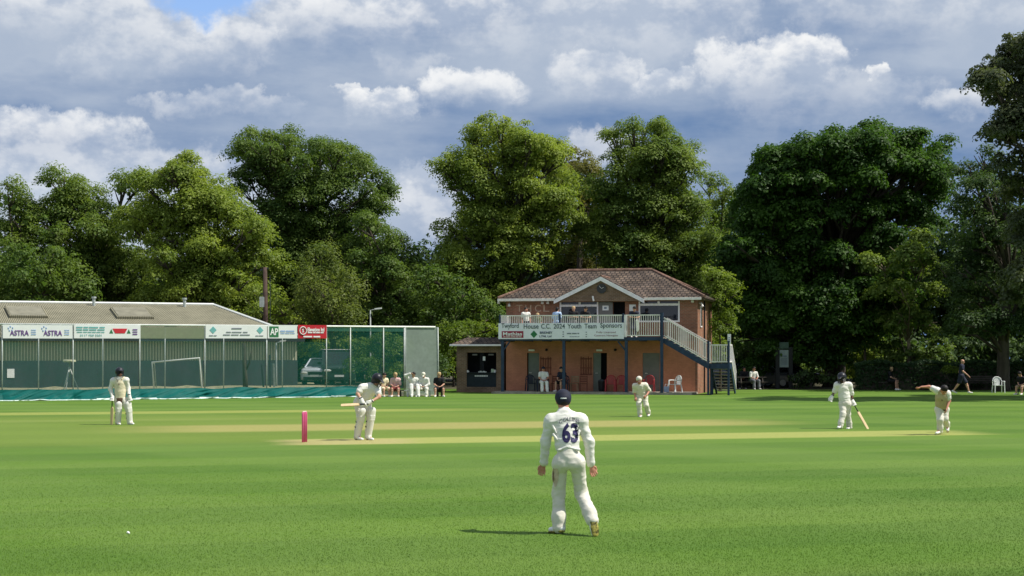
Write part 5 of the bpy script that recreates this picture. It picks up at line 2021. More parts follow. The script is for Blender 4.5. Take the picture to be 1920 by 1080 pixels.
# ================================================================ people
class Sdf:
    def __init__(s, k=0.03):
        s.p, s.k = [], k

    def seg(s, a, b, ra, rb=None, flat=None, k=None):
        """tapered limb from a to b; flat=(axis, ratio) thins it along an axis"""
        s.p.append((np.array(a, float), np.array(b, float), ra, ra if rb is None else rb, flat, k or s.k))
        return s

    def ball(s, c, r, flat=None, k=None):
        return s.seg(c, c, r, r, flat, k)

    def mesh(s, vox, wrinkle=None):
        lo = np.min([np.minimum(a, b) - max(ra, rb) for a, b, ra, rb, *_ in s.p], 0) - vox * 3
        hi = np.max([np.maximum(a, b) + max(ra, rb) for a, b, ra, rb, *_ in s.p], 0) + vox * 3
        n = np.ceil((hi - lo) / vox).astype(int) + 1
        D = np.full(n, 9.0, np.float32)
        ax = [lo[i] + np.arange(n[i]) * vox for i in range(3)]
        for a, b, ra, rb, flat, k in s.p:
            m = max(ra, rb) + k + vox * 2.5
            i0 = np.maximum(0, np.floor((np.minimum(a, b) - m - lo) / vox).astype(int))
            i1 = np.minimum(n, np.ceil((np.maximum(a, b) + m - lo) / vox).astype(int) + 1)
            sl = tuple(slice(i0[i], i1[i]) for i in range(3))
            X, Y_, Z = np.meshgrid(*(ax[i][sl[i]] for i in range(3)), indexing='ij')
            q = np.stack([X, Y_, Z], -1)
            ab = b - a
            L2 = ab.dot(ab)
            t = np.clip(((q - a) @ ab) / L2, 0, 1) if L2 > 1e-9 else np.zeros(q.shape[:3])
            d = q - a - t[..., None] * ab
            if flat:
                fa = np.array(flat[0], float)
                fa /= np.linalg.norm(fa)
                c = d @ fa
                d = d + (c * (1 / flat[1] - 1))[..., None] * fa
            dist = np.linalg.norm(d, axis=-1) - (ra + (rb - ra) * t)
            if flat:
                dist = dist * (0.5 + 0.5 * flat[1])
            A = D[sl]
            h = np.maximum(k - np.abs(A - dist), 0) / k
            D[sl] = np.minimum(A, dist) - h * h * k * 0.25
        return nets(D, lo, vox)


def nets(D, lo, vox):
    S = D < 0
    c = np.zeros(np.array(D.shape) - 1, np.int8)
    for i in (0, 1):
        for j in (0, 1):
            for k in (0, 1):
                c += S[i:D.shape[0] - 1 + i, j:D.shape[1] - 1 + j, k:D.shape[2] - 1 + k]
    act = (c > 0) & (c < 8)
    idx = np.argwhere(act)
    vid = np.full(act.shape, -1, np.int64)
    vid[act] = np.arange(len(idx))
    acc = np.zeros((len(idx), 3))
    cnt = np.zeros(len(idx))
    cor = [(i, j, k) for i in (0, 1) for j in (0, 1) for k in (0, 1)]
    for a in range(8):
        for b in range(a + 1, 8):
            if sum(abs(x - y) for x, y in zip(cor[a], cor[b])) != 1:
                continue
            ca, cb = np.array(cor[a]), np.array(cor[b])
            da, db = D[tuple((idx + ca).T)], D[tuple((idx + cb).T)]
            m = (da < 0) != (db < 0)
            t = np.where(m, da / np.where(m, da - db, 1), 0)
            acc += np.where(m[:, None], ca + t[:, None] * (cb - ca), 0)
            cnt += m
    V = lo + (idx + acc / cnt[:, None]) * vox
    Q = []
    for axis in range(3):
        u, v = [(1, 2), (2, 0), (0, 1)][axis]
        s0 = [slice(None)] * 3
        s1 = [slice(None)] * 3
        s0[axis], s1[axis] = slice(0, -1), slice(1, None)
        A, B = S[tuple(s0)], S[tuple(s1)]
        e = np.argwhere(A != B)
        ok = (e[:, u] > 0) & (e[:, v] > 0) & (e[:, u] < D.shape[u] - 1) & (e[:, v] < D.shape[v] - 1)
        e = e[ok]
        ins = A[tuple(e.T)]
        du, dv = np.zeros(3, int), np.zeros(3, int)
        du[u] = dv[v] = 1
        q = np.stack([vid[tuple((e - du - dv).T)], vid[tuple((e - dv).T)], vid[tuple(e.T)], vid[tuple((e - du).T)]], 1)
        q[~ins] = q[~ins][:, ::-1]
        Q.append(q)
    return V, np.concatenate(Q)


def nrm(v):
    v = np.array(v, float)
    return v / (np.linalg.norm(v) + 1e-9)


M_SKIN = mat('light skin', (.52, .29, .20), .55, .08, 8)
M_SKIND = mat('brown skin', (.13, .065, .04), .55, .1, 8)
M_SKINR = mat('sunburnt skin', (.48, .22, .15), .55, .1, 8)
M_KIT = mat('white cricket shirt', (.70, .69, .64), .75, .05, 5, bump=.25, bscale=14)
M_KITC = mat('cream cricket cloth', (.68, .65, .55), .8, .06, 5, bump=.25, bscale=12)
M_TROU = mat('white cricket trousers', (.66, .63, .555), .8, .07, 4, bump=.3, bscale=10)
M_VEST = mat('cream knitted vest', (.66, .60, .43), .9, .06, 6, bump=.5, bscale=40)
M_VESTB = mat('fawn knitted vest', (.44, .36, .22), .9, .08, 6, bump=.5, bscale=40)
M_VTRIM = mat('brown vest trim', (.12, .07, .05), .9, .1, 8)
M_NAVYC = mat('navy cloth', (.014, .017, .035), .75, .2, 8)
M_BLACKC = mat('black cloth', (.010, .010, .013), .8, .2, 8)
M_PAD = mat('white batting pad', (.70, .69, .64), .55, .05, 6)
M_SHOE = mat('white shoe', (.78, .78, .75), .5, .06, 6)
M_SOLE = mat('yellow studded sole', (.26, .23, .05), .7, .95, 26)
M_HAIRD = mat('dark hair', (.012, .009, .008), .6, .3, 20)
M_HAIRB = mat('blond hair', (.45, .32, .16), .6, .3, 20)
M_HAIRG = mat('grey hair', (.35, .32, .29), .6, .2, 20)
M_HELM = mat('dark helmet shell', (.014, .015, .022), .4, .2, 6)
M_WILLOW = mat('willow blade', (.62, .47, .27), .5, .12, 5, stretch=(1, 1, .3))
M_GRIP = mat('rubber grip', (.03, .03, .035), .8, .2, 8)
M_EYE = mat('dark eye', (.02, .015, .012), .3, .1, 8)


def put(name, V, Q, m, root, disp=None):
    if disp:
        amp, fx = disp
        o = npmesh(name, V, Q, m, root, smooth=True)
        me = o.data
        n = len(V)
        N = np.zeros(n * 3, np.float32)
        me.vertex_normals.foreach_get('vector', N)
        N = N.reshape(-1, 3)
        # slanting creases: ridged noise, long one way and short across
        dd = np.array([.55 - 1.6 * abs(mnoise.noise(Vector((p[0] * fx * .55 + p[2] * fx * .35, p[1] * fx * .55, p[2] * fx * 1.0 - p[0] * fx * .3)))) + .5 - 1.0 * abs(mnoise.noise(Vector((p[0] * fx * 1.0 + p[2] * fx * 1.1 + 5, p[1] * fx * 1.1, p[2] * fx * 1.9 - p[0] * fx * .8)))) - .25 for p in V])
        me.vertices.foreach_set('co', (V + N * (dd * amp)[:, None]).astype(np.float32).ravel())
        me.update()
        return o
    return npmesh(name, V, Q, m, root, smooth=True)


def person(label, J, vox=.016, face=(0, -1, 0), skin=None, top=None, bottom=None, sleeve='long', legs='long', shoes=None, hair=None, cap=None, helmet=False,
           pads=False, gloves=False, vest=None, group=None, fingers=True, build=1.0, wr=.010, spread=None, hipw=1.0, brim=None, hemf=1.06):
    """J: joints in world metres (Vector): head neck shL shR elL elR wrL wrR hdL hdR pel hipL hipR knL knR anL anR toL toR"""
    skin, top, bottom = skin or M_SKIN, top or M_KIT, bottom or M_TROU
    zmin = min(J['toL'].z, J['toR'].z, J['anL'].z - .07, J['anR'].z - .07)
    base = Vector((J['pel'].x, J['pel'].y, max(0.0, min(J['toL'].z, J['toR'].z) - .03)))
    root = thing('person', label, 'person', base, 0, group)
    j = {k: np.array(v - base) for k, v in J.items()}
    f = nrm(face)
    up = nrm(j['head'] - j['neck'])
    f = nrm(f - up * f.dot(up))
    sd = np.cross(f, up)
    hc = j['head']
    B = build
    # ---- body: one continuous skin
    s = Sdf(.035)
    s.ball(hc + up * .035 - f * .012, .092)
    s.seg(hc + f * .005, hc - up * .055 + f * .03, .078, .060)
    s.ball(hc - up * .088 + f * .045, .036, k=.03)
    s.seg(hc + up * .005 + f * .088, hc - up * .028 + f * .104, .010, .016, k=.015)
    s.seg(hc - up * .066 + f * .078, hc - up * .066 + f * .080, .016, .016, k=.012)
    for q in (-1, 1):
        s.seg(hc + sd * q * .086 + up * .015 - f * .005, hc + sd * q * .084 - up * .025, .020, .014, (sd, .5), k=.012)
        s.ball(hc + sd * q * .038 + up * .034 + f * .070, .020, k=.02)
    s.seg(j['neck'] + up * .0, hc - up * .05 - f * .01, .062 * B, .055)
    tf = nrm(np.cross(j['shR'] - j['shL'], j['pel'] - j['neck']))
    if tf.dot(f) < 0:
        tf = -tf
    ch = j['neck'] * .72 + j['pel'] * .28
    wa = j['neck'] * .32 + j['pel'] * .68
    s.seg(ch, wa, .150 * B, .125 * B, (tf, .72))
    s.seg(wa, j['pel'], .125 * B, .145 * B, (tf, .8))
    shw = np.linalg.norm(j['shL'] - j['shR'])
    s.seg(j['shL'] * .85 + j['neck'] * .15, j['shR'] * .85 + j['neck'] * .15, .065 * B)
    for q in 'LR':
        s.seg(j['neck'], j['sh' + q], .062, .062 * B)
        s.seg(j['sh' + q], j['el' + q], .054 * B, .040 * B)
        s.seg(j['el' + q], j['wr' + q], .042 * B, .027)
        hd = j['hd' + q] - j['wr' + q]
        hl = np.linalg.norm(hd)
        hn = nrm(hd)
        if not gloves:
            side = nrm(np.cross(hn, f + np.array([0, .01, .0])))
            pn = np.cross(hn, side)
            kn = j['wr' + q] + hn * .085
            s.seg(j['wr' + q], kn, .024, .036, (pn, .5), k=.02)
            if fingers:
                for i, (o, L) in enumerate(zip((-.030, -.010, .010, .029), (.068, .080, .075, .058))):
                    a = kn + side * o
                    m_ = a + hn * L * .5 + side * o * .25 + pn * .006
                    s.seg(a, m_, .0115, .0105, k=.008)
                    s.seg(m_, m_ + hn * L * .45 + pn * (.018 + .004 * i), .0105, .009, k=.008)
                tq = -1 if (q == 'L') else 1
                a = j['wr' + q] + hn * .03 + side * tq * .022
                m_ = a + hn * .035 + side * tq * .026
                s.seg(a, m_, .014, .012, k=.012)
                s.seg(m_, m_ + hn * .034 + side * tq * .006, .012, .010, k=.01)
            else:
                s.seg(kn, kn + hn * .07, .032, .022, (pn, .5), k=.02)
        else:
            s.ball(j['wr' + q] + hn * .05, .03)
        s.seg(j['pel'], j['hip' + q], .11 * B, .10 * B)
        s.seg(j['hip' + q], j['kn' + q], .088 * B, .058 * B)
        cf = j['kn' + q] * .7 + j['an' + q] * .3
        s.seg(j['kn' + q], cf, .056 * B, .056 * B)
        s.seg(cf, j['an' + q], .056 * B, .038)
        s.seg(j['an' + q], j['to' + q], .036, .026)
    V, Q = s.mesh(vox)
    put('body', V, Q, skin, root)
    for q in (-1, 1):
        if not helmet:
            mb = MB()
            c = hc + sd * q * .036 + up * .026 + f * .088
            mb.ell(c, (.013, .013, .010), 8, 6)
            mb.build('eye', M_EYE, root, smooth=True)
    # ---- shirt
    s = Sdf(.05)
    hem = j['neck'] + (j['pel'] - j['neck']) * hemf
    s.seg(ch + tf * .0, wa, .178 * B, .158 * B, (tf, .72))
    s.seg(wa, hem, .158 * B, .166 * B * hipw, (tf, .80))
    s.seg(j['shL'] * .9 + j['neck'] * .1, j['shR'] * .9 + j['neck'] * .1, .082 * B)
    s.seg(j['neck'] + up * .005, j['neck'] + up * .032, .070, .064, k=.02)
    for q in 'LR':
        s.seg(j['neck'] - up * .03, j['sh' + q], .075, .080 * B)
        e, w_ = j['el' + q], j['wr' + q]
        if sleeve == 'long':
            s.seg(j['sh' + q], e, .080 * B, .064 * B)
            s.seg(e, w_ * .96 + e * .04, .064 * B, .050)
            s.seg(w_ * .93 + e * .07, w_ * .99 + e * .01, .045, .042, k=.01)
        elif sleeve == 'elbow':
            s.seg(j['sh' + q], e * .95 + j['sh' + q] * .05, .080 * B, .072 * B)
        else:
            s.seg(j['sh' + q], e * .58 + j['sh' + q] * .42, .080 * B, .078 * B)
    if vox < .011:                                  # pulled cloth: slanting folds over the back and bunched cuffs
        sx = nrm(np.cross(tf, j['neck'] - j['pel']))
        rb = np.random.RandomState(2)
        for x0, z0, x1, z1 in ((-.165, .30, -.125, .52), (-.16, .55, -.125, .70), (.165, .28, .13, .48), (.16, .52, .13, .66), (-.12, .97, .02, .90), (.13, 1.0, .00, .93)):
            pa, pb = (j['neck'] + (hem - j['neck']) * z + sx * x - tf * (.118 - 1.6 * x * x) * B * (1.08 if z > .7 else 1.0) for x, z in ((x0, z0), (x1, z1)))
            s.seg(pa, pb, .016, .007, k=.014)
        for q in 'LR':
            e, w_ = j['el' + q], j['wr' + q]
            dn = nrm(w_ - e)
            c1 = nrm(np.cross(dn, tf))
            for t_, r_ in ((-.10, .062), (-.03, .060), (.05, .056), (.62, .046), (.78, .044)):
                c = e + (w_ - e) * t_
                s.seg(c - c1 * r_ * .8 - tf * r_ * .55, c + c1 * r_ * .8 - tf * r_ * .55 + dn * .035, .013, .008, k=.012)
    V, Q = s.mesh(vox)
    put('shirt', V, Q, top, root, (wr, 9.0))
    if vest:
        s = Sdf(.04)
        s.seg(ch, wa, .190 * B, .172 * B, (tf, .76))
        s.seg(wa, hem, .172 * B, .176 * B, (tf, .82))
        s.seg(j['shL'] * .62 + j['neck'] * .38, j['shR'] * .62 + j['neck'] * .38, .092 * B)
        V, Q = s.mesh(vox)
        put('vest', V, Q, vest, root, (wr * .6, 8))
        s = Sdf(.02)
        r = .185 * B
        ht_ = nrm(hem - wa)
        s.seg(hem - ht_ * .015, hem + ht_ * .02, .187 * B, .183 * B, (tf, .82))
        nf_ = j['neck'] - up * .02 + tf * .085
        vv = j['neck'] * .68 + j['pel'] * .32 + tf * .145
        V, Q = s.mesh(vox)
        put('vest_hem', V, Q, M_VTRIM, root)
        sdx = np.cross(tf, nrm(j['neck'] - j['pel']))
        mb = MB()
        mb.tube([nf_ + sdx * .075, vv, nf_ - sdx * .075], [.014, .016, .014], 6)
        mb.build('vest_trim', M_VTRIM, root)
    # ---- trousers
    s = Sdf(.045)
    s.seg(wa * .35 + j['pel'] * .65, j['pel'], .146 * B, .160 * B * hipw, (tf, .82))
    for q in 'LR':
        kn, an = j['kn' + q], j['an' + q]
        s.seg(j['pel'], j['hip' + q], .14 * B * hipw, .125 * B * hipw, (tf, .88))
        s.seg(j['pel'] - tf * .05 - np.array([0, 0, .05]) + (j['hip' + q] - j['pel']) * .6, j['hip' + q] - tf * .035, .10 * B * hipw, .10 * B * hipw)
        if legs == 'long':
            s.seg(j['hip' + q], kn, .118 * B * hipw, .085 * B)
            s.seg(kn, an * .75 + kn * .25, .085 * B, .080)
            s.seg(an * .75 + kn * .25, an - np.array([0, 0, .03]) if True else an, .080, .078)
        else:
            s.seg(j['hip' + q], kn * .82 + j['hip' + q] * .18, .118 * B, .105 * B)
    if vox < .011:
        for q in 'LR':
            kn, an, hp = j['kn' + q], j['an' + q], j['hip' + q]
            dn = nrm(an - kn)
            ps = nrm(np.cross(dn, tf))
            for z, sl_, r_ in ((-.09, .03, .085), (-.045, -.02, .083), (.0, .035, .080), (.045, -.03, .080), (.10, .05, .078), (.26, .05, .074), (.33, -.04, .074), (.37, .03, .076)):
                c = kn + dn * z
                s.seg(c + ps * r_ * .75 - tf * r_ * .5, c - ps * r_ * .75 - tf * r_ * .5 + dn * sl_, .015, .009, k=.012)
        c = wa * .35 + j['pel'] * .65
    V, Q = s.mesh(vox)
    put('trousers' if legs == 'long' else 'shorts', V, Q, bottom, root, (wr * .85, 8.0))
    # ---- shoes
    for q in 'LR':
        an, to = j['an' + q], j['to' + q]
        dr_ = nrm(to - an + np.array([0, 0, .05]))
        fd = nrm(to - an)
        hl = an + nrm(an - j['kn' + q]) * .045 - np.array([fd[0], fd[1], 0]) * .038
        sn = nrm(np.cross(np.cross(to - hl, j['kn' + q] - an), to - hl))
        s = Sdf(.025)
        s.seg(hl, to, .044, .040, (sn, .85))
        s.seg(hl, an, .044, .048)
        s.seg(an * .5 + hl * .5, to * .6 + hl * .4, .046, .042)
        V, Q = s.mesh(min(vox, .016))
        put('shoe', V, Q, shoes or M_SHOE, root)
        if vox < .011:
            s = Sdf(.012)
            so_ = -sn * .034
            s.seg(hl + so_, hl * .45 + to * .55 + so_, .050, .042, (sn, .34))
            s.seg(hl * .45 + to * .55 + so_, to + so_ * .9, .053, .048, (sn, .34))
            V, Q = s.mesh(.008)
            put('sole', V, Q, M_SOLE, root)
    # ---- headwear, hair
    hs = Sdf(.02)
    if helmet:
        hs.ball(hc + up * .045 - f * .015, .135)
        hs.seg(hc + up * .0 - f * .04, hc - up * .05 - f * .045, .115, .095)
        hs.seg(hc + up * .075 + f * .10, hc + up * .055 + f * .185, .07, .05, (up, .25), k=.03)
        V, Q = hs.mesh(min(vox, .015))
        h_ = put('helmet', V, Q, M_HELM, root)
        mb = MB()
        for z in (-.005, -.035, -.065, -.095):
            mb.tube([hc + up * z + sd * .115 + f * .03, hc + up * (z - .005) + sd * .08 + f * .13, hc + up * (z - .008) + f * .165, hc + up * (z - .005) - sd * .08 + f * .13, hc + up * z - sd * .115 + f * .03], .007, 5)
        for x in (-.08, 0, .08):
            mb.tube([hc + up * .04 + sd * x + f * (.165 - abs(x) * .4), hc - up * .10 + sd * x + f * (.165 - abs(x) * .4)], .007, 5)
        mb.build('grille', M_HELM, h_)
    elif cap:
        hs.ball(hc + up * .05 - f * .012, .100)
        hs.seg(hc + up * .03 - f * .03, hc + up * .012 - f * .035, .099, .096)
        V, Q = hs.mesh(min(vox, .012))
        cp_ = put('cap', V, Q, cap, root)
        s2 = Sdf(.02)
        s2.seg(hc + up * .035 + f * .07, hc + up * .022 + f * .155, .062, .05, (up, .22))
        V, Q = s2.mesh(.010)
        put('brim', V, Q, brim or cap, cp_)
        if hair:
            s3 = Sdf(.02)
            s3.seg(hc - f * .04 + up * .0, hc - f * .05 - up * .03, .075, .06)
            V, Q = s3.mesh(min(vox, .012))
            put('hair', V, Q, hair, root)
    elif hair:
        hs.ball(hc + up * .052 - f * .022, .101)
        hs.seg(hc - f * .045 + up * .01, hc - f * .05 - up * .03, .085, .07)
        V, Q = hs.mesh(min(vox, .014))
        put('hair', V, Q, hair, root)
    # ---- pads and gloves
    if pads:
        for q in 'LR':
            kn, an = j['kn' + q], j['an' + q]
            dn = nrm(an - kn)
            pf = nrm(j['to' + q] - an - dn * np.dot(j['to' + q] - an, dn))
            ps = np.cross(dn, pf)
            s = Sdf(.02)
            a, b_ = kn - dn * .17 + pf * .05, an - dn * .0 + pf * .035
            s.seg(kn + dn * .06 + pf * .045, b_, .098, .084, (pf, .72))
            s.seg(kn - dn * .02 + pf * .055, kn - dn * .17 + pf * .05, .098, .105, (pf, .55))
            for z in (-.045, .0, .05):
                s.seg(kn + dn * z + pf * .075 - ps * .05, kn + dn * z + pf * .075 + ps * .05, .040, .040, k=.012)
            s.seg(an + pf * .06 + dn * .01, an + pf * .10 + dn * .035, .070, .055, (pf, .6))
            V, Q = s.mesh(vox)
            put('batting_pad', V, Q, M_PAD, root)
            mb = MB()
            for z in (.12, .26):
                c = kn + dn * z
                n = 12
                mb.tube([c + pf * .085 * math.cos(6.2832 * k / n) + ps * .093 * math.sin(6.2832 * k / n) for k in range(3, n - 2)], .016, 5)
            mb.build('pad_strap', M_GRIP, root)
    if gloves:
        for q in 'LR':
            w_ = j['wr' + q]
            hn = nrm(j['hd' + q] - w_)
            side = nrm(np.cross(hn, tf + np.array([0.05, 0, .02])))
            pn = np.cross(hn, side)
            s = Sdf(.02)
            s.seg(w_ - hn * .03, w_ + hn * .08, .052, .058, (pn, .8))
            for o in (-.042, -.014, .014, .042):
                a = w_ + hn * .085 + side * o
                s.seg(a, a + hn * .05 + pn * .012, .022, .021, k=.008)
                s.seg(a + hn * .05 + pn * .012, a + hn * .07 - pn * .03, .021, .019, k=.008)
            s.seg(w_ + hn * .03 + side * .05, w_ + hn * .09 + side * .065 + pn * .02, .022, .02, k=.012)
            V, Q = s.mesh(min(vox, .012))
            put('batting_glove', V, Q, M_PAD, root)
            mb = MB()
            n = 10
            c = w_ - hn * .045
            mb.tube([c - hn * .012, c + hn * .012], [.05, .05], 12)
            mb.build('wrist_band', M_BLACKC, root)
    return root


def PJ(d, pts):
    """joints from photo pixels plus metres of depth"""
    return {k: P(v[0], v[1], d + (v[2] if len(v) > 2 else 0.0)) for k, v in pts.items()}


def bat(label, a, b, facing):
    """cricket bat: a = top of the handle, b = toe"""
    a, b = Vector(a), Vector(b)
    d = (b - a).normalized()
    n = Vector(facing)
    n = (n - d * n.dot(d)).normalized()
    s_ = d.cross(n)
    L = (b - a).length
    t = thing('cricket_bat', label, 'cricket bat', b)
    mb = MB()
    p0 = a + d * L * .32
    secs = [(0, .018, .018, .018), (.05, .05, .022, .02), (.10, .054, .026, .018), (.62, .054, .034, .014), (.9, .054, .022, .010), (.98, .048, .016, .008), (1.0, .036, .012, .006)]
    vs, fs = [], []
    LL = L * .68
    for q, w_, spine, edge in secs:
        c = p0 + d * LL * q
        vs += [c - s_ * w_ + n * edge * .5, c + s_ * w_ + n * edge * .5, c + s_ * w_ - n * edge, c - n * spine, c - s_ * w_ - n * edge]
    for i in range(len(secs) - 1):
        for k in range(5):
            x, y = i * 5 + k, i * 5 + (k + 1) % 5
            fs.append((x, y, y + 5, x + 5))
    fs += [tuple(range(5)), tuple(range(len(vs) - 5, len(vs)))]
    mb.add(vs, fs)
    mb.build('blade', M_WILLOW, t, org=b, bevel=.003)
    mb = MB()
    mb.tube([a, a + d * .02, p0 + d * .02], [.019, .0165, .0165], 10)
    mb.build('handle', M_GRIP, t, org=b, smooth=True)
    return t


# ------------------------------------------------ the players on the field
d0 = 19.75
jf = PJ(d0, dict(head=(1056, 752, .20), neck=(1058, 775, .13), shL=(1032, 790, .10), shR=(1089.5, 789, .10), elL=(1023, 829, .12), elR=(1104, 829, .10), wrL=(1020, 868, .18), wrR=(1107.5, 870, .14),
                 hdL=(1013, 897, .22), hdR=(1115.5, 896, .18), pel=(1066, 857, 0), hipL=(1051, 868, .02), hipR=(1082, 868, -.02), knL=(1047, 926, .14), knR=(1090, 925, .12), anL=(1048, 984, .06), anR=(1110, 972, -.17),
                 toL=(1034, 993, .14), toR=(1114.5, 1000, -.22)))
fl = person('fielder in white seen from behind, number 63 on his shirt and a navy cap', jf, vox=.008, face=(-.12, 1, -.08), top=M_KIT, bottom=M_TROU, cap=M_NAVYC, hair=M_HAIRD, wr=.010, skin=M_SKINR, build=.90, hipw=.87, hemf=.88)


def onto(root, part, mb0, name, m_, eye=Vector((0, 0, HC)), lift=.006, dirn=Vector((0, 1, 0)), cuts=2):
    """press flat lettering onto the cloth of a part, straight along dirn"""
    sh_ = next(c for c in root.children if c.name.split('.')[0] == part)
    bv = BVHTree.FromPolygons([v.co + root.location for v in sh_.data.vertices], [p.vertices[:] for p in sh_.data.polygons])
    import bmesh
    me = bpy.data.meshes.new(name)
    me.from_pydata(mb0.v, [], mb0.f)
    bm = bmesh.new()
    bm.from_mesh(me)
    bmesh.ops.triangulate(bm, faces=bm.faces)
    bmesh.ops.subdivide_edges(bm, edges=bm.edges, cuts=cuts)
    for v in bm.verts:
        h = bv.ray_cast(Vector((v.co.x, v.co.y, v.co.z)) - dirn * 1.0, dirn)
        if h[0]:
            v.co = h[0] - dirn * lift - root.location
        else:
            v.co = v.co - root.location
    bm.to_mesh(me)
    bm.free()
    me.materials.append(m_)
    o = bpy.data.objects.new(name, me)
    C.objects.link(o)
    o.parent = root
    return o


M_NUM = mat('navy printed number', (.022, .018, .085), .6, .1, 10)


def flat_text(body, cpx, cpy, d, size, width, bold=.0, arc=0.0, squash=1.0):
    co_, fs = text_mesh(body, size, width, extrude=0, bold=bold, squash=squash)
    c = P(cpx, cpy, d)
    mb = MB()
    mb.add([c + Vector((float(a), 0, float(b) - arc * float(a) ** 2)) for a, b, _ in co_], fs)
    return mb


onto(fl, 'shirt', flat_text('63', 1069, 811, d0, .31, .205, .012), 'shirt_number', M_NUM)
onto(fl, 'shirt', flat_text('COLLINS', 1067.5, 785.5, d0, .07, .25, 0.0, arc=2.6), 'shirt_name', M_NUM)
mb = MB()
mb.box(P(1057, 747, d0), (.075, .001, .014))
onto(fl, 'cap', mb, 'cap_badge', M_PAPER)
mb = MB()
mb.box(P(1074.5, 821.5, d0), (.02, .001, .02))
onto(fl, 'shirt', mb, 'shirt_mark', mat('dark green mark', (.02, .06, .05), .7))
mb = MB()
c = P(1041, 893, d0)
for k in range(7):
    for i in range(14):
        r0_s, r1_s = k / 7, (k + 1) / 7
        q = [(r, 6.2832 * (i + o) / 14) for r, o in ((r0_s, 0), (r1_s, 0), (r1_s, 1), (r0_s, 1))]
        mb.add([c + Vector((.042 * r * math.cos(a), 0, .12 * r * (1 + .2 * math.sin(3 * a)) * math.sin(a))) for r, a in q], [(0, 1, 2, 3)])
onto(fl, 'trousers', mb, 'grass_stain', mat('red brown stain', (.56, .45, .37), .85, .2, 12), lift=.004, cuts=0)

d1_ = 40.9
jb = PJ(d1_, dict(head=(706.5, 712.5, -.05), neck=(700.5, 723, 0), shL=(679, 727, -.10), shR=(707, 728, .05), elL=(670.5, 738.5, -.22), elR=(711, 744, -.18), wrL=(677.5, 749.5, -.34), wrR=(695, 753.5, -.34),
                  hdL=(680.5, 757, -.36), hdR=(688.5, 758, -.37), pel=(678, 751, .08), hipL=(672.5, 756, .06), hipR=(686.5, 756, .08), knL=(675.5, 783, -.06), knR=(694.5, 782, -.02), anL=(669, 817, .04), anR=(689.5, 817, .06),
                  toL=(679, 823.5, -.12), toR=(698.5, 823.5, -.10)))
st_ = person('batter in a dark helmet crouching with his bat held level behind him', jb, vox=.013, face=(.75, -.35, -.75), skin=M_SKIN, sleeve='short', helmet=True, pads=True, gloves=True, build=1.06, wr=.012)
bat('pale cricket bat held level by the crouching helmeted batter', P(691, 757.5, d1_ - .40), P(639, 759.5, d1_ - .42), (.05, -.5, .85))

d2 = 49.6
jk = PJ(d2, dict(head=(224.5, 699, 0), neck=(225, 709.5, 0), shL=(212, 714, 0), shR=(237, 713, 0), elL=(207, 729, .05), elR=(240.5, 728, .05), wrL=(211, 744, -.12), wrR=(242.5, 743, -.08),
                 hdL=(210, 749.5, -.18), hdR=(244, 748.5, -.10), pel=(226, 748, 0), hipL=(221, 751, 0), hipR=(232.5, 751, 0), knL=(222, 768, -.06), knR=(240.5, 768, -.04), anL=(221, 791, 0), anR=(243, 791, .02),
                 toL=(224.5, 795, -.17), toR=(249.5, 794.5, -.12)))
person('batter in a cream vest with brown trim, standing with bat grounded before the net', jk, vox=.014, face=(.5, -.85, -.05), skin=M_SKINR, helmet=True, pads=True, gloves=True, vest=M_VEST, wr=.008, build=.98)
bat('brown cricket bat grounded beside the batter in the cream vest', P(210.5, 747, d2 - .2), P(209, 796.3, d2 - .14), (-.5, -.8, 0))

d3 = 55.6
jm = PJ(d3, dict(head=(1198.5, 713, -.16), neck=(1200, 721.5, -.08), shL=(1190.5, 723.5, -.06), shR=(1210, 722.5, -.06), elL=(1189.5, 735, .02), elR=(1217.5, 732.5, .04), wrL=(1191, 744, -.10), wrR=(1212.5, 741, -.16),
                 hdL=(1191.5, 748.5, -.14), hdR=(1209, 745, -.2), pel=(1203, 741.5, .08), hipL=(1198.5, 744, .08), hipR=(1208, 744, .08), knL=(1198, 758, -.08), knR=(1211.5, 760, 0), anL=(1200, 777.5, 0), anR=(1216, 774.5, .22),
                 toL=(1200.5, 781.5, -.16), toR=(1215.5, 779.5, .06)))
person('fielder in white with a white cap walking in, bent forward, in front of the pavilion', jm, vox=.014, face=(-.1, -1, -.25), skin=M_SKINR, sleeve='elbow', cap=M_KITC, brim=M_VTRIM, top=M_KITC, bottom=M_KITC, wr=.012)

d4 = 47.0
jn = PJ(d4, dict(head=(1578.5, 709.5, -.03), neck=(1580.5, 719, 0), shL=(1569.5, 722, 0), shR=(1592.5, 722.5, 0), elL=(1564, 735, .05), elR=(1597, 739, .06), wrL=(1560, 744, -.02), wrR=(1598.5, 752, -.02),
                 hdL=(1557.5, 750, -.05), hdR=(1601, 757, -.06), pel=(1584, 755, 0), hipL=(1580.5, 758, 0), hipR=(1588.5, 758, 0), knL=(1580.5, 777, -.14), knR=(1589.5, 778, .05), anL=(1575.5, 797.5, -.22), anR=(1593, 799.5, .12),
                 toL=(1571.5, 801.5, -.38), toR=(1588.5, 804, .0)))
person('batter in white with dark headgear walking away from the bowler, trailing his bat', jn, vox=.014, face=(-.55, -.8, -.15), skin=M_SKIND, sleeve='elbow', helmet=True, pads=False, gloves=True, wr=.012)
bat('pale cricket bat trailing from the hand of the walking batter', P(1599.5, 755.5, d4 - .08), P(1628, 805, d4 - .2), (.6, -.7, .3))

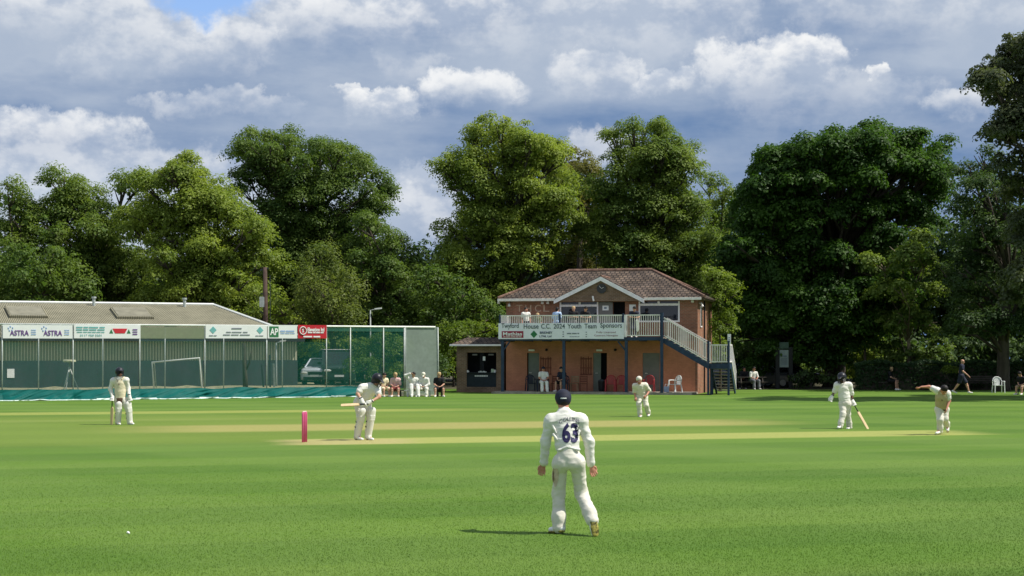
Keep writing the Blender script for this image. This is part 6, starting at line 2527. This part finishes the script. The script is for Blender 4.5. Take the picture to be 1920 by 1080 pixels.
d5 = 43.6
jw = PJ(d5, dict(head=(1770, 731.5, -.36), neck=(1766.5, 737, -.22), shL=(1757, 732.5, -.18), shR=(1776, 737.5, -.20), elL=(1742, 725, -.16), elR=(1780, 752, -.16), wrL=(1727.5, 725.5, -.18), wrR=(1775.5, 766, -.28),
                 hdL=(1721, 728, -.2), hdR=(1773.5, 772, -.32), pel=(1766, 765, .05), hipL=(1761, 768, .03), hipR=(1771, 768, .06), knL=(1762.5, 787, -.10), knR=(1772, 785, .0), anL=(1762.5, 806, .0), anR=(1776, 797, .30),
                 toL=(1756, 812, -.17), toR=(1777, 807, .18)))
person('bowler in a fawn vest bending low in his follow through, one arm flung out sideways', jw, vox=.013, face=(.1, -.75, -.85), skin=M_SKINR, sleeve='short', vest=M_VESTB, hair=M_HAIRD, wr=.009, build=.98)


# ------------------------------------------------ people off the field
def pose(loc, face_az, ht=1.75, kind='stand', **kw):
    """simple template: stand / lean / sit / walk; face_az in degrees, 0 = towards the camera, + turns to the viewer's right"""
    k = ht / 1.75
    a = R(face_az)
    fx, rx = Vector((math.sin(a), -math.cos(a), 0)), Vector((math.cos(a), math.sin(a), 0))   # forward, viewer's right when facing camera
    z = Vector((0, 0, 1))
    loc = Vector(loc)

    def p(r, f_, h):
        return loc + rx * r * k + fx * f_ * k + z * h * k
    if kind in ('stand', 'lean', 'walk', 'fold'):
        ln = dict(stand=0.0, lean=.28, walk=.03, fold=.05)[kind]
        st_h = .93
        J = dict(pel=p(0, -ln * .45, st_h), neck=p(0, ln * .6, 1.46 - ln * .3), head=p(0, ln * .95 + .02, 1.63 - ln * .35))
        for q, s_ in (('L', -1), ('R', 1)):
            J['sh' + q] = p(s_ * .185, ln * .55, 1.40 - ln * .3)
            J['hip' + q] = p(s_ * .09, -ln * .45, .89)
            J['kn' + q] = p(s_ * .10, .03 - ln * .2, .50)
            J['an' + q] = p(s_ * .11, -.02, .08)
            J['to' + q] = p(s_ * .14, .14, .03)
            if kind == 'stand':
                J['el' + q], J['wr' + q], J['hd' + q] = p(s_ * .25, -.03, 1.13), p(s_ * .25, .08, .88), p(s_ * .25, .11, .80)
            elif kind == 'lean':
                J['el' + q], J['wr' + q], J['hd' + q] = p(s_ * .26, .30, 1.10), p(s_ * .10, .48, 1.08), p(s_ * .02, .50, 1.07)
            elif kind == 'fold':
                J['el' + q], J['wr' + q], J['hd' + q] = p(s_ * .27, .02, 1.14), p(s_ * .04, .22, 1.14), p(-s_ * .06, .22, 1.16)
            else:
                sw = s_ * .22
                J['el' + q], J['wr' + q], J['hd' + q] = p(s_ * .25, -sw * .6 - .02, 1.13), p(s_ * .22, -sw * 1.2 + .10, .92), p(s_ * .21, -sw * 1.3 + .14, .85)
                J['kn' + q] = p(s_ * .09, sw * .8 + .05, .50)
                J['an' + q] = p(s_ * .09, sw * 1.7 - .02, .09 + (.05 if s_ < 0 else 0))
                J['to' + q] = p(s_ * .10, sw * 1.7 + .14, .03)
    else:
        sh_ = kw.get('seat', .42) / k
        lean = kw.get('lean', .06)
        J = dict(pel=p(0, -.02, sh_ + .10), neck=p(0, lean, sh_ + .60), head=p(0, lean * 1.5 + .03, sh_ + .77))
        for q, s_ in (('L', -1), ('R', 1)):
            sp = kw.get('knees', .16)
            J['sh' + q] = p(s_ * .18, lean * .9, sh_ + .54)
            J['hip' + q] = p(s_ * .09, .02, sh_ + .09)
            J['kn' + q] = p(s_ * sp, .42, sh_ + .07)
            J['an' + q] = p(s_ * sp * 1.05, .40 + kw.get('feet', .05), .08)
            J['to' + q] = p(s_ * sp * 1.2, .55 + kw.get('feet', .05), .03)
            J['el' + q], J['wr' + q], J['hd' + q] = p(s_ * .24, .14, sh_ + .30), p(s_ * .10, .32, sh_ + .20), p(s_ * .03, .38, sh_ + .18)
    return J


M_PINKS = mat('pale pink shirt', (.62, .40, .40), .8, .1, 6)
M_REDC = mat('dark red shorts', (.22, .05, .05), .8, .15, 6)
M_YEL = mat('cream yellow shirt', (.70, .62, .42), .8, .1, 6)
M_LBLUE = mat('light blue shirt', (.42, .56, .78), .8, .08, 6)
M_KHAKI = mat('khaki cloth', (.27, .21, .13), .8, .12, 6)
M_GREYC = mat('grey cloth', (.16, .16, .18), .8, .12, 6)
M_PURP = mat('dark blue jeans', (.035, .035, .075), .8, .15, 6)
M_GREEN = mat('olive cloth', (.14, .15, .08), .8, .15, 6)
VX = .020
GBN = 'people sitting by the end of the net'


def atpx(px_, d):
    return Vector(((px_ - 960) / F * d, d, 0))


ds = d1
kw = dict(vox=VX, fingers=False, wr=.008)
person('person in cream yellow shirt and shorts sitting behind the crouching batter', pose(atpx(718, ds), 30, 1.66, 'sit', seat=.33, lean=.10), face=(.4, -1, 0), top=M_YEL, sleeve='short', legs='short', bottom=M_YEL, hair=M_HAIRD, group=GBN, **kw)
person('person in an open pale pink shirt and dark red shorts sitting on the dark bench', pose(atpx(742, ds), 0, 1.70, 'sit', seat=.33, lean=.12), face=(0, -1, -.1), top=M_PINKS, sleeve='elbow', legs='short', bottom=M_REDC, hair=M_HAIRB, group=GBN, **kw)
Jc = pose(atpx(774, ds), 15, 1.75, 'sit', seat=.33, lean=.10, feet=.12)
Jc['elL'], Jc['wrL'], Jc['hdL'] = Jc['shL'] + Vector((-.22, -.1, .20)), Jc['head'] + Vector((-.16, -.10, .07)), Jc['head'] + Vector((-.06, -.13, .07))
person('person in cricket whites on the white bench shading his eyes with a raised arm', Jc, face=(-.2, -1, 0), pads=True, hair=M_HAIRD, group=GBN, **kw)
person('person in cricket whites with a pale cap on the white bench, hands between knees', pose(atpx(797, ds), -15, 1.74, 'sit', seat=.33, lean=.15, knees=.22, feet=.1), face=(-.1, -1, -.1), cap=M_KITC, group=GBN, **kw)
person('person in a black shirt and shorts sitting at the very end of the net', pose(atpx(823, ds), 5, 1.74, 'sit', seat=.33, lean=.10, knees=.2), face=(0, -1, 0), top=M_BLACKC, bottom=M_BLACKC, sleeve='short', legs='short', hair=M_HAIRB, group=GBN, **kw)

GBL = 'people on the pavilion balcony'


def balc(px_, v):
    return W(u_at(px_, v), v, ZF + .001)


person('dark haired person in a white top standing at the left of the balcony', pose(balc(986, .75), 20, 1.62, 'stand'), face=(.6, -.7, -.1), top=M_KIT, bottom=M_BLACKC, sleeve='short', hair=M_HAIRD, skin=M_SKINR, group=GBL, **kw)
person('small child just showing above the balcony banner', pose(balc(1008, .5), 0, 1.28, 'stand'), face=(0, -1, 0), top=M_GREEN, bottom=M_KIT, sleeve='short', hair=M_HAIRB, group=GBL, **kw)
person('person in a light blue shirt leaning back on the balcony railing', pose(balc(1044, .45), 150, 1.62, 'fold'), face=(.5, .8, 0), top=M_LBLUE, bottom=M_LBLUE, sleeve='elbow', hair=M_HAIRD, group=GBL, **kw)
person('blond person in a black top with folded arms at the balcony window', pose(balc(1075, .65), 10, 1.68, 'fold'), face=(.2, -1, -.1), top=M_BLACKC, bottom=M_GREYC, sleeve='short', hair=M_HAIRB, group=GBL, **kw)
person('dark haired person in black leaning over the balcony railing', pose(balc(1096, .55), 10, 1.74, 'lean'), face=(.1, -1, -.2), top=M_BLACKC, bottom=M_KHAKI, sleeve='short', hair=M_HAIRD, group=GBL, **kw)
person('person in dark clothes leaning on the railing at the head of the stair', pose(balc(1188, .55), 5, 1.72, 'lean'), face=(-.1, -1, -.3), top=M_NAVYC, bottom=M_PURP, sleeve='short', hair=M_HAIRD, group=GBL, **kw)
mb = MB()
c = W(u_at(1194, -.1), -.07, 0)
zc = z_at(1194, 601, -.07)
t = thing('cloth_bag', 'white cloth hanging on the balcony railing beside the leaning person', 'cloth', c)
mb.prism([c + Vector((-.07, 0, zc + .02)), c + Vector((.09, 0, zc + .02)), c + Vector((.13, 0, zc - .5)), c + Vector((.02, 0, zc - .62)), c + Vector((-.04, 0, zc - .55))], (0, -.05, 0))
mb.build('sack', M_KIT, t, org=c, bevel=.015)
mb = MB()
mb.tube([c + Vector((-.05, -.02, zc)), c + Vector((0, .03, zc + .11)), c + Vector((.07, -.02, zc))], .012, 6)
mb.build('strap', M_KIT, t, org=c)

armchair('dark chair under the white clad player on the terrace', terr(1019, v=.75), -AP, M_PLAN, GCH)
armchair('dark chair behind the middle blue post', terr(1057, v=.9), -AP, M_PLAN, GCH)
person('player in whites lounging on a terrace chair with feet stretched out', pose(terr(1019, v=.60), 5, 1.76, 'sit', seat=.43, lean=-.05, knees=.13, feet=.22), face=(.1, -1, 0), top=M_KIT, bottom=M_KIT, sleeve='short', cap=M_NAVYC, skin=M_SKINR, **kw)
person('person in a navy top sitting half hidden behind the middle blue post', pose(terr(1055, v=.80), -35, 1.74, 'sit', seat=.43, lean=.08), face=(-.4, -1, 0), top=M_NAVYC, bottom=M_BLACKC, sleeve='short', legs='short', hair=M_HAIRD, **kw)

c = P(1412, 727, 96.2)
c.z = 0
person('person in a white shirt sitting at the picnic table by the stair', pose(c, 20, 1.74, 'sit', seat=.45), face=(-.3, -1, 0), top=M_KIT, bottom=M_GREYC, sleeve='elbow', hair=M_HAIRD, skin=M_SKINR, **kw)
c = P(1396, 727, 97.6)
c.z = 0
person('person in dark clothes sitting at the picnic table next to the stair foot', pose(c, -20, 1.72, 'sit', seat=.45), face=(.3, -1, 0), top=M_BLACKC, bottom=M_BLACKC, hair=M_HAIRD, skin=M_SKINR, **kw)
c = P(1668, 727, 94.7)
c.z = 0
Jp = pose(c, 60, 1.74, 'sit', seat=.47, lean=.06)
person('pale haired person in a sleeveless dark top sitting sideways at the picnic table', Jp, face=(.7, -.7, 0), top=M_BLACKC, bottom=M_BLACKC, sleeve='short', legs='short', hair=M_HAIRB, **kw)
c = G(1803, 737.5)
person('bald person in navy shirt and shorts walking along the hedge', pose(c, 65, 1.86, 'walk'), face=(.9, -.4, 0), top=M_NAVYC, bottom=M_NAVYC, sleeve='short', legs='short', hair=None, skin=M_SKIN, build=1.12, **kw)
c = G(1919, 740)
armchair('low dark chair under the person at the right edge of the photo', c + Vector((.05, .1, 0)), .3, M_PLAN, 'dark chairs by the hedge', .8)
person('person in dark clothes sitting low at the right edge of the photo', pose(c, -50, 1.7, 'sit', seat=.34, lean=.22), face=(-.8, -.6, -.2), top=M_BLACKC, bottom=M_KHAKI, sleeve='short', legs='short', hair=M_HAIRD, skin=M_SKIN, **kw)
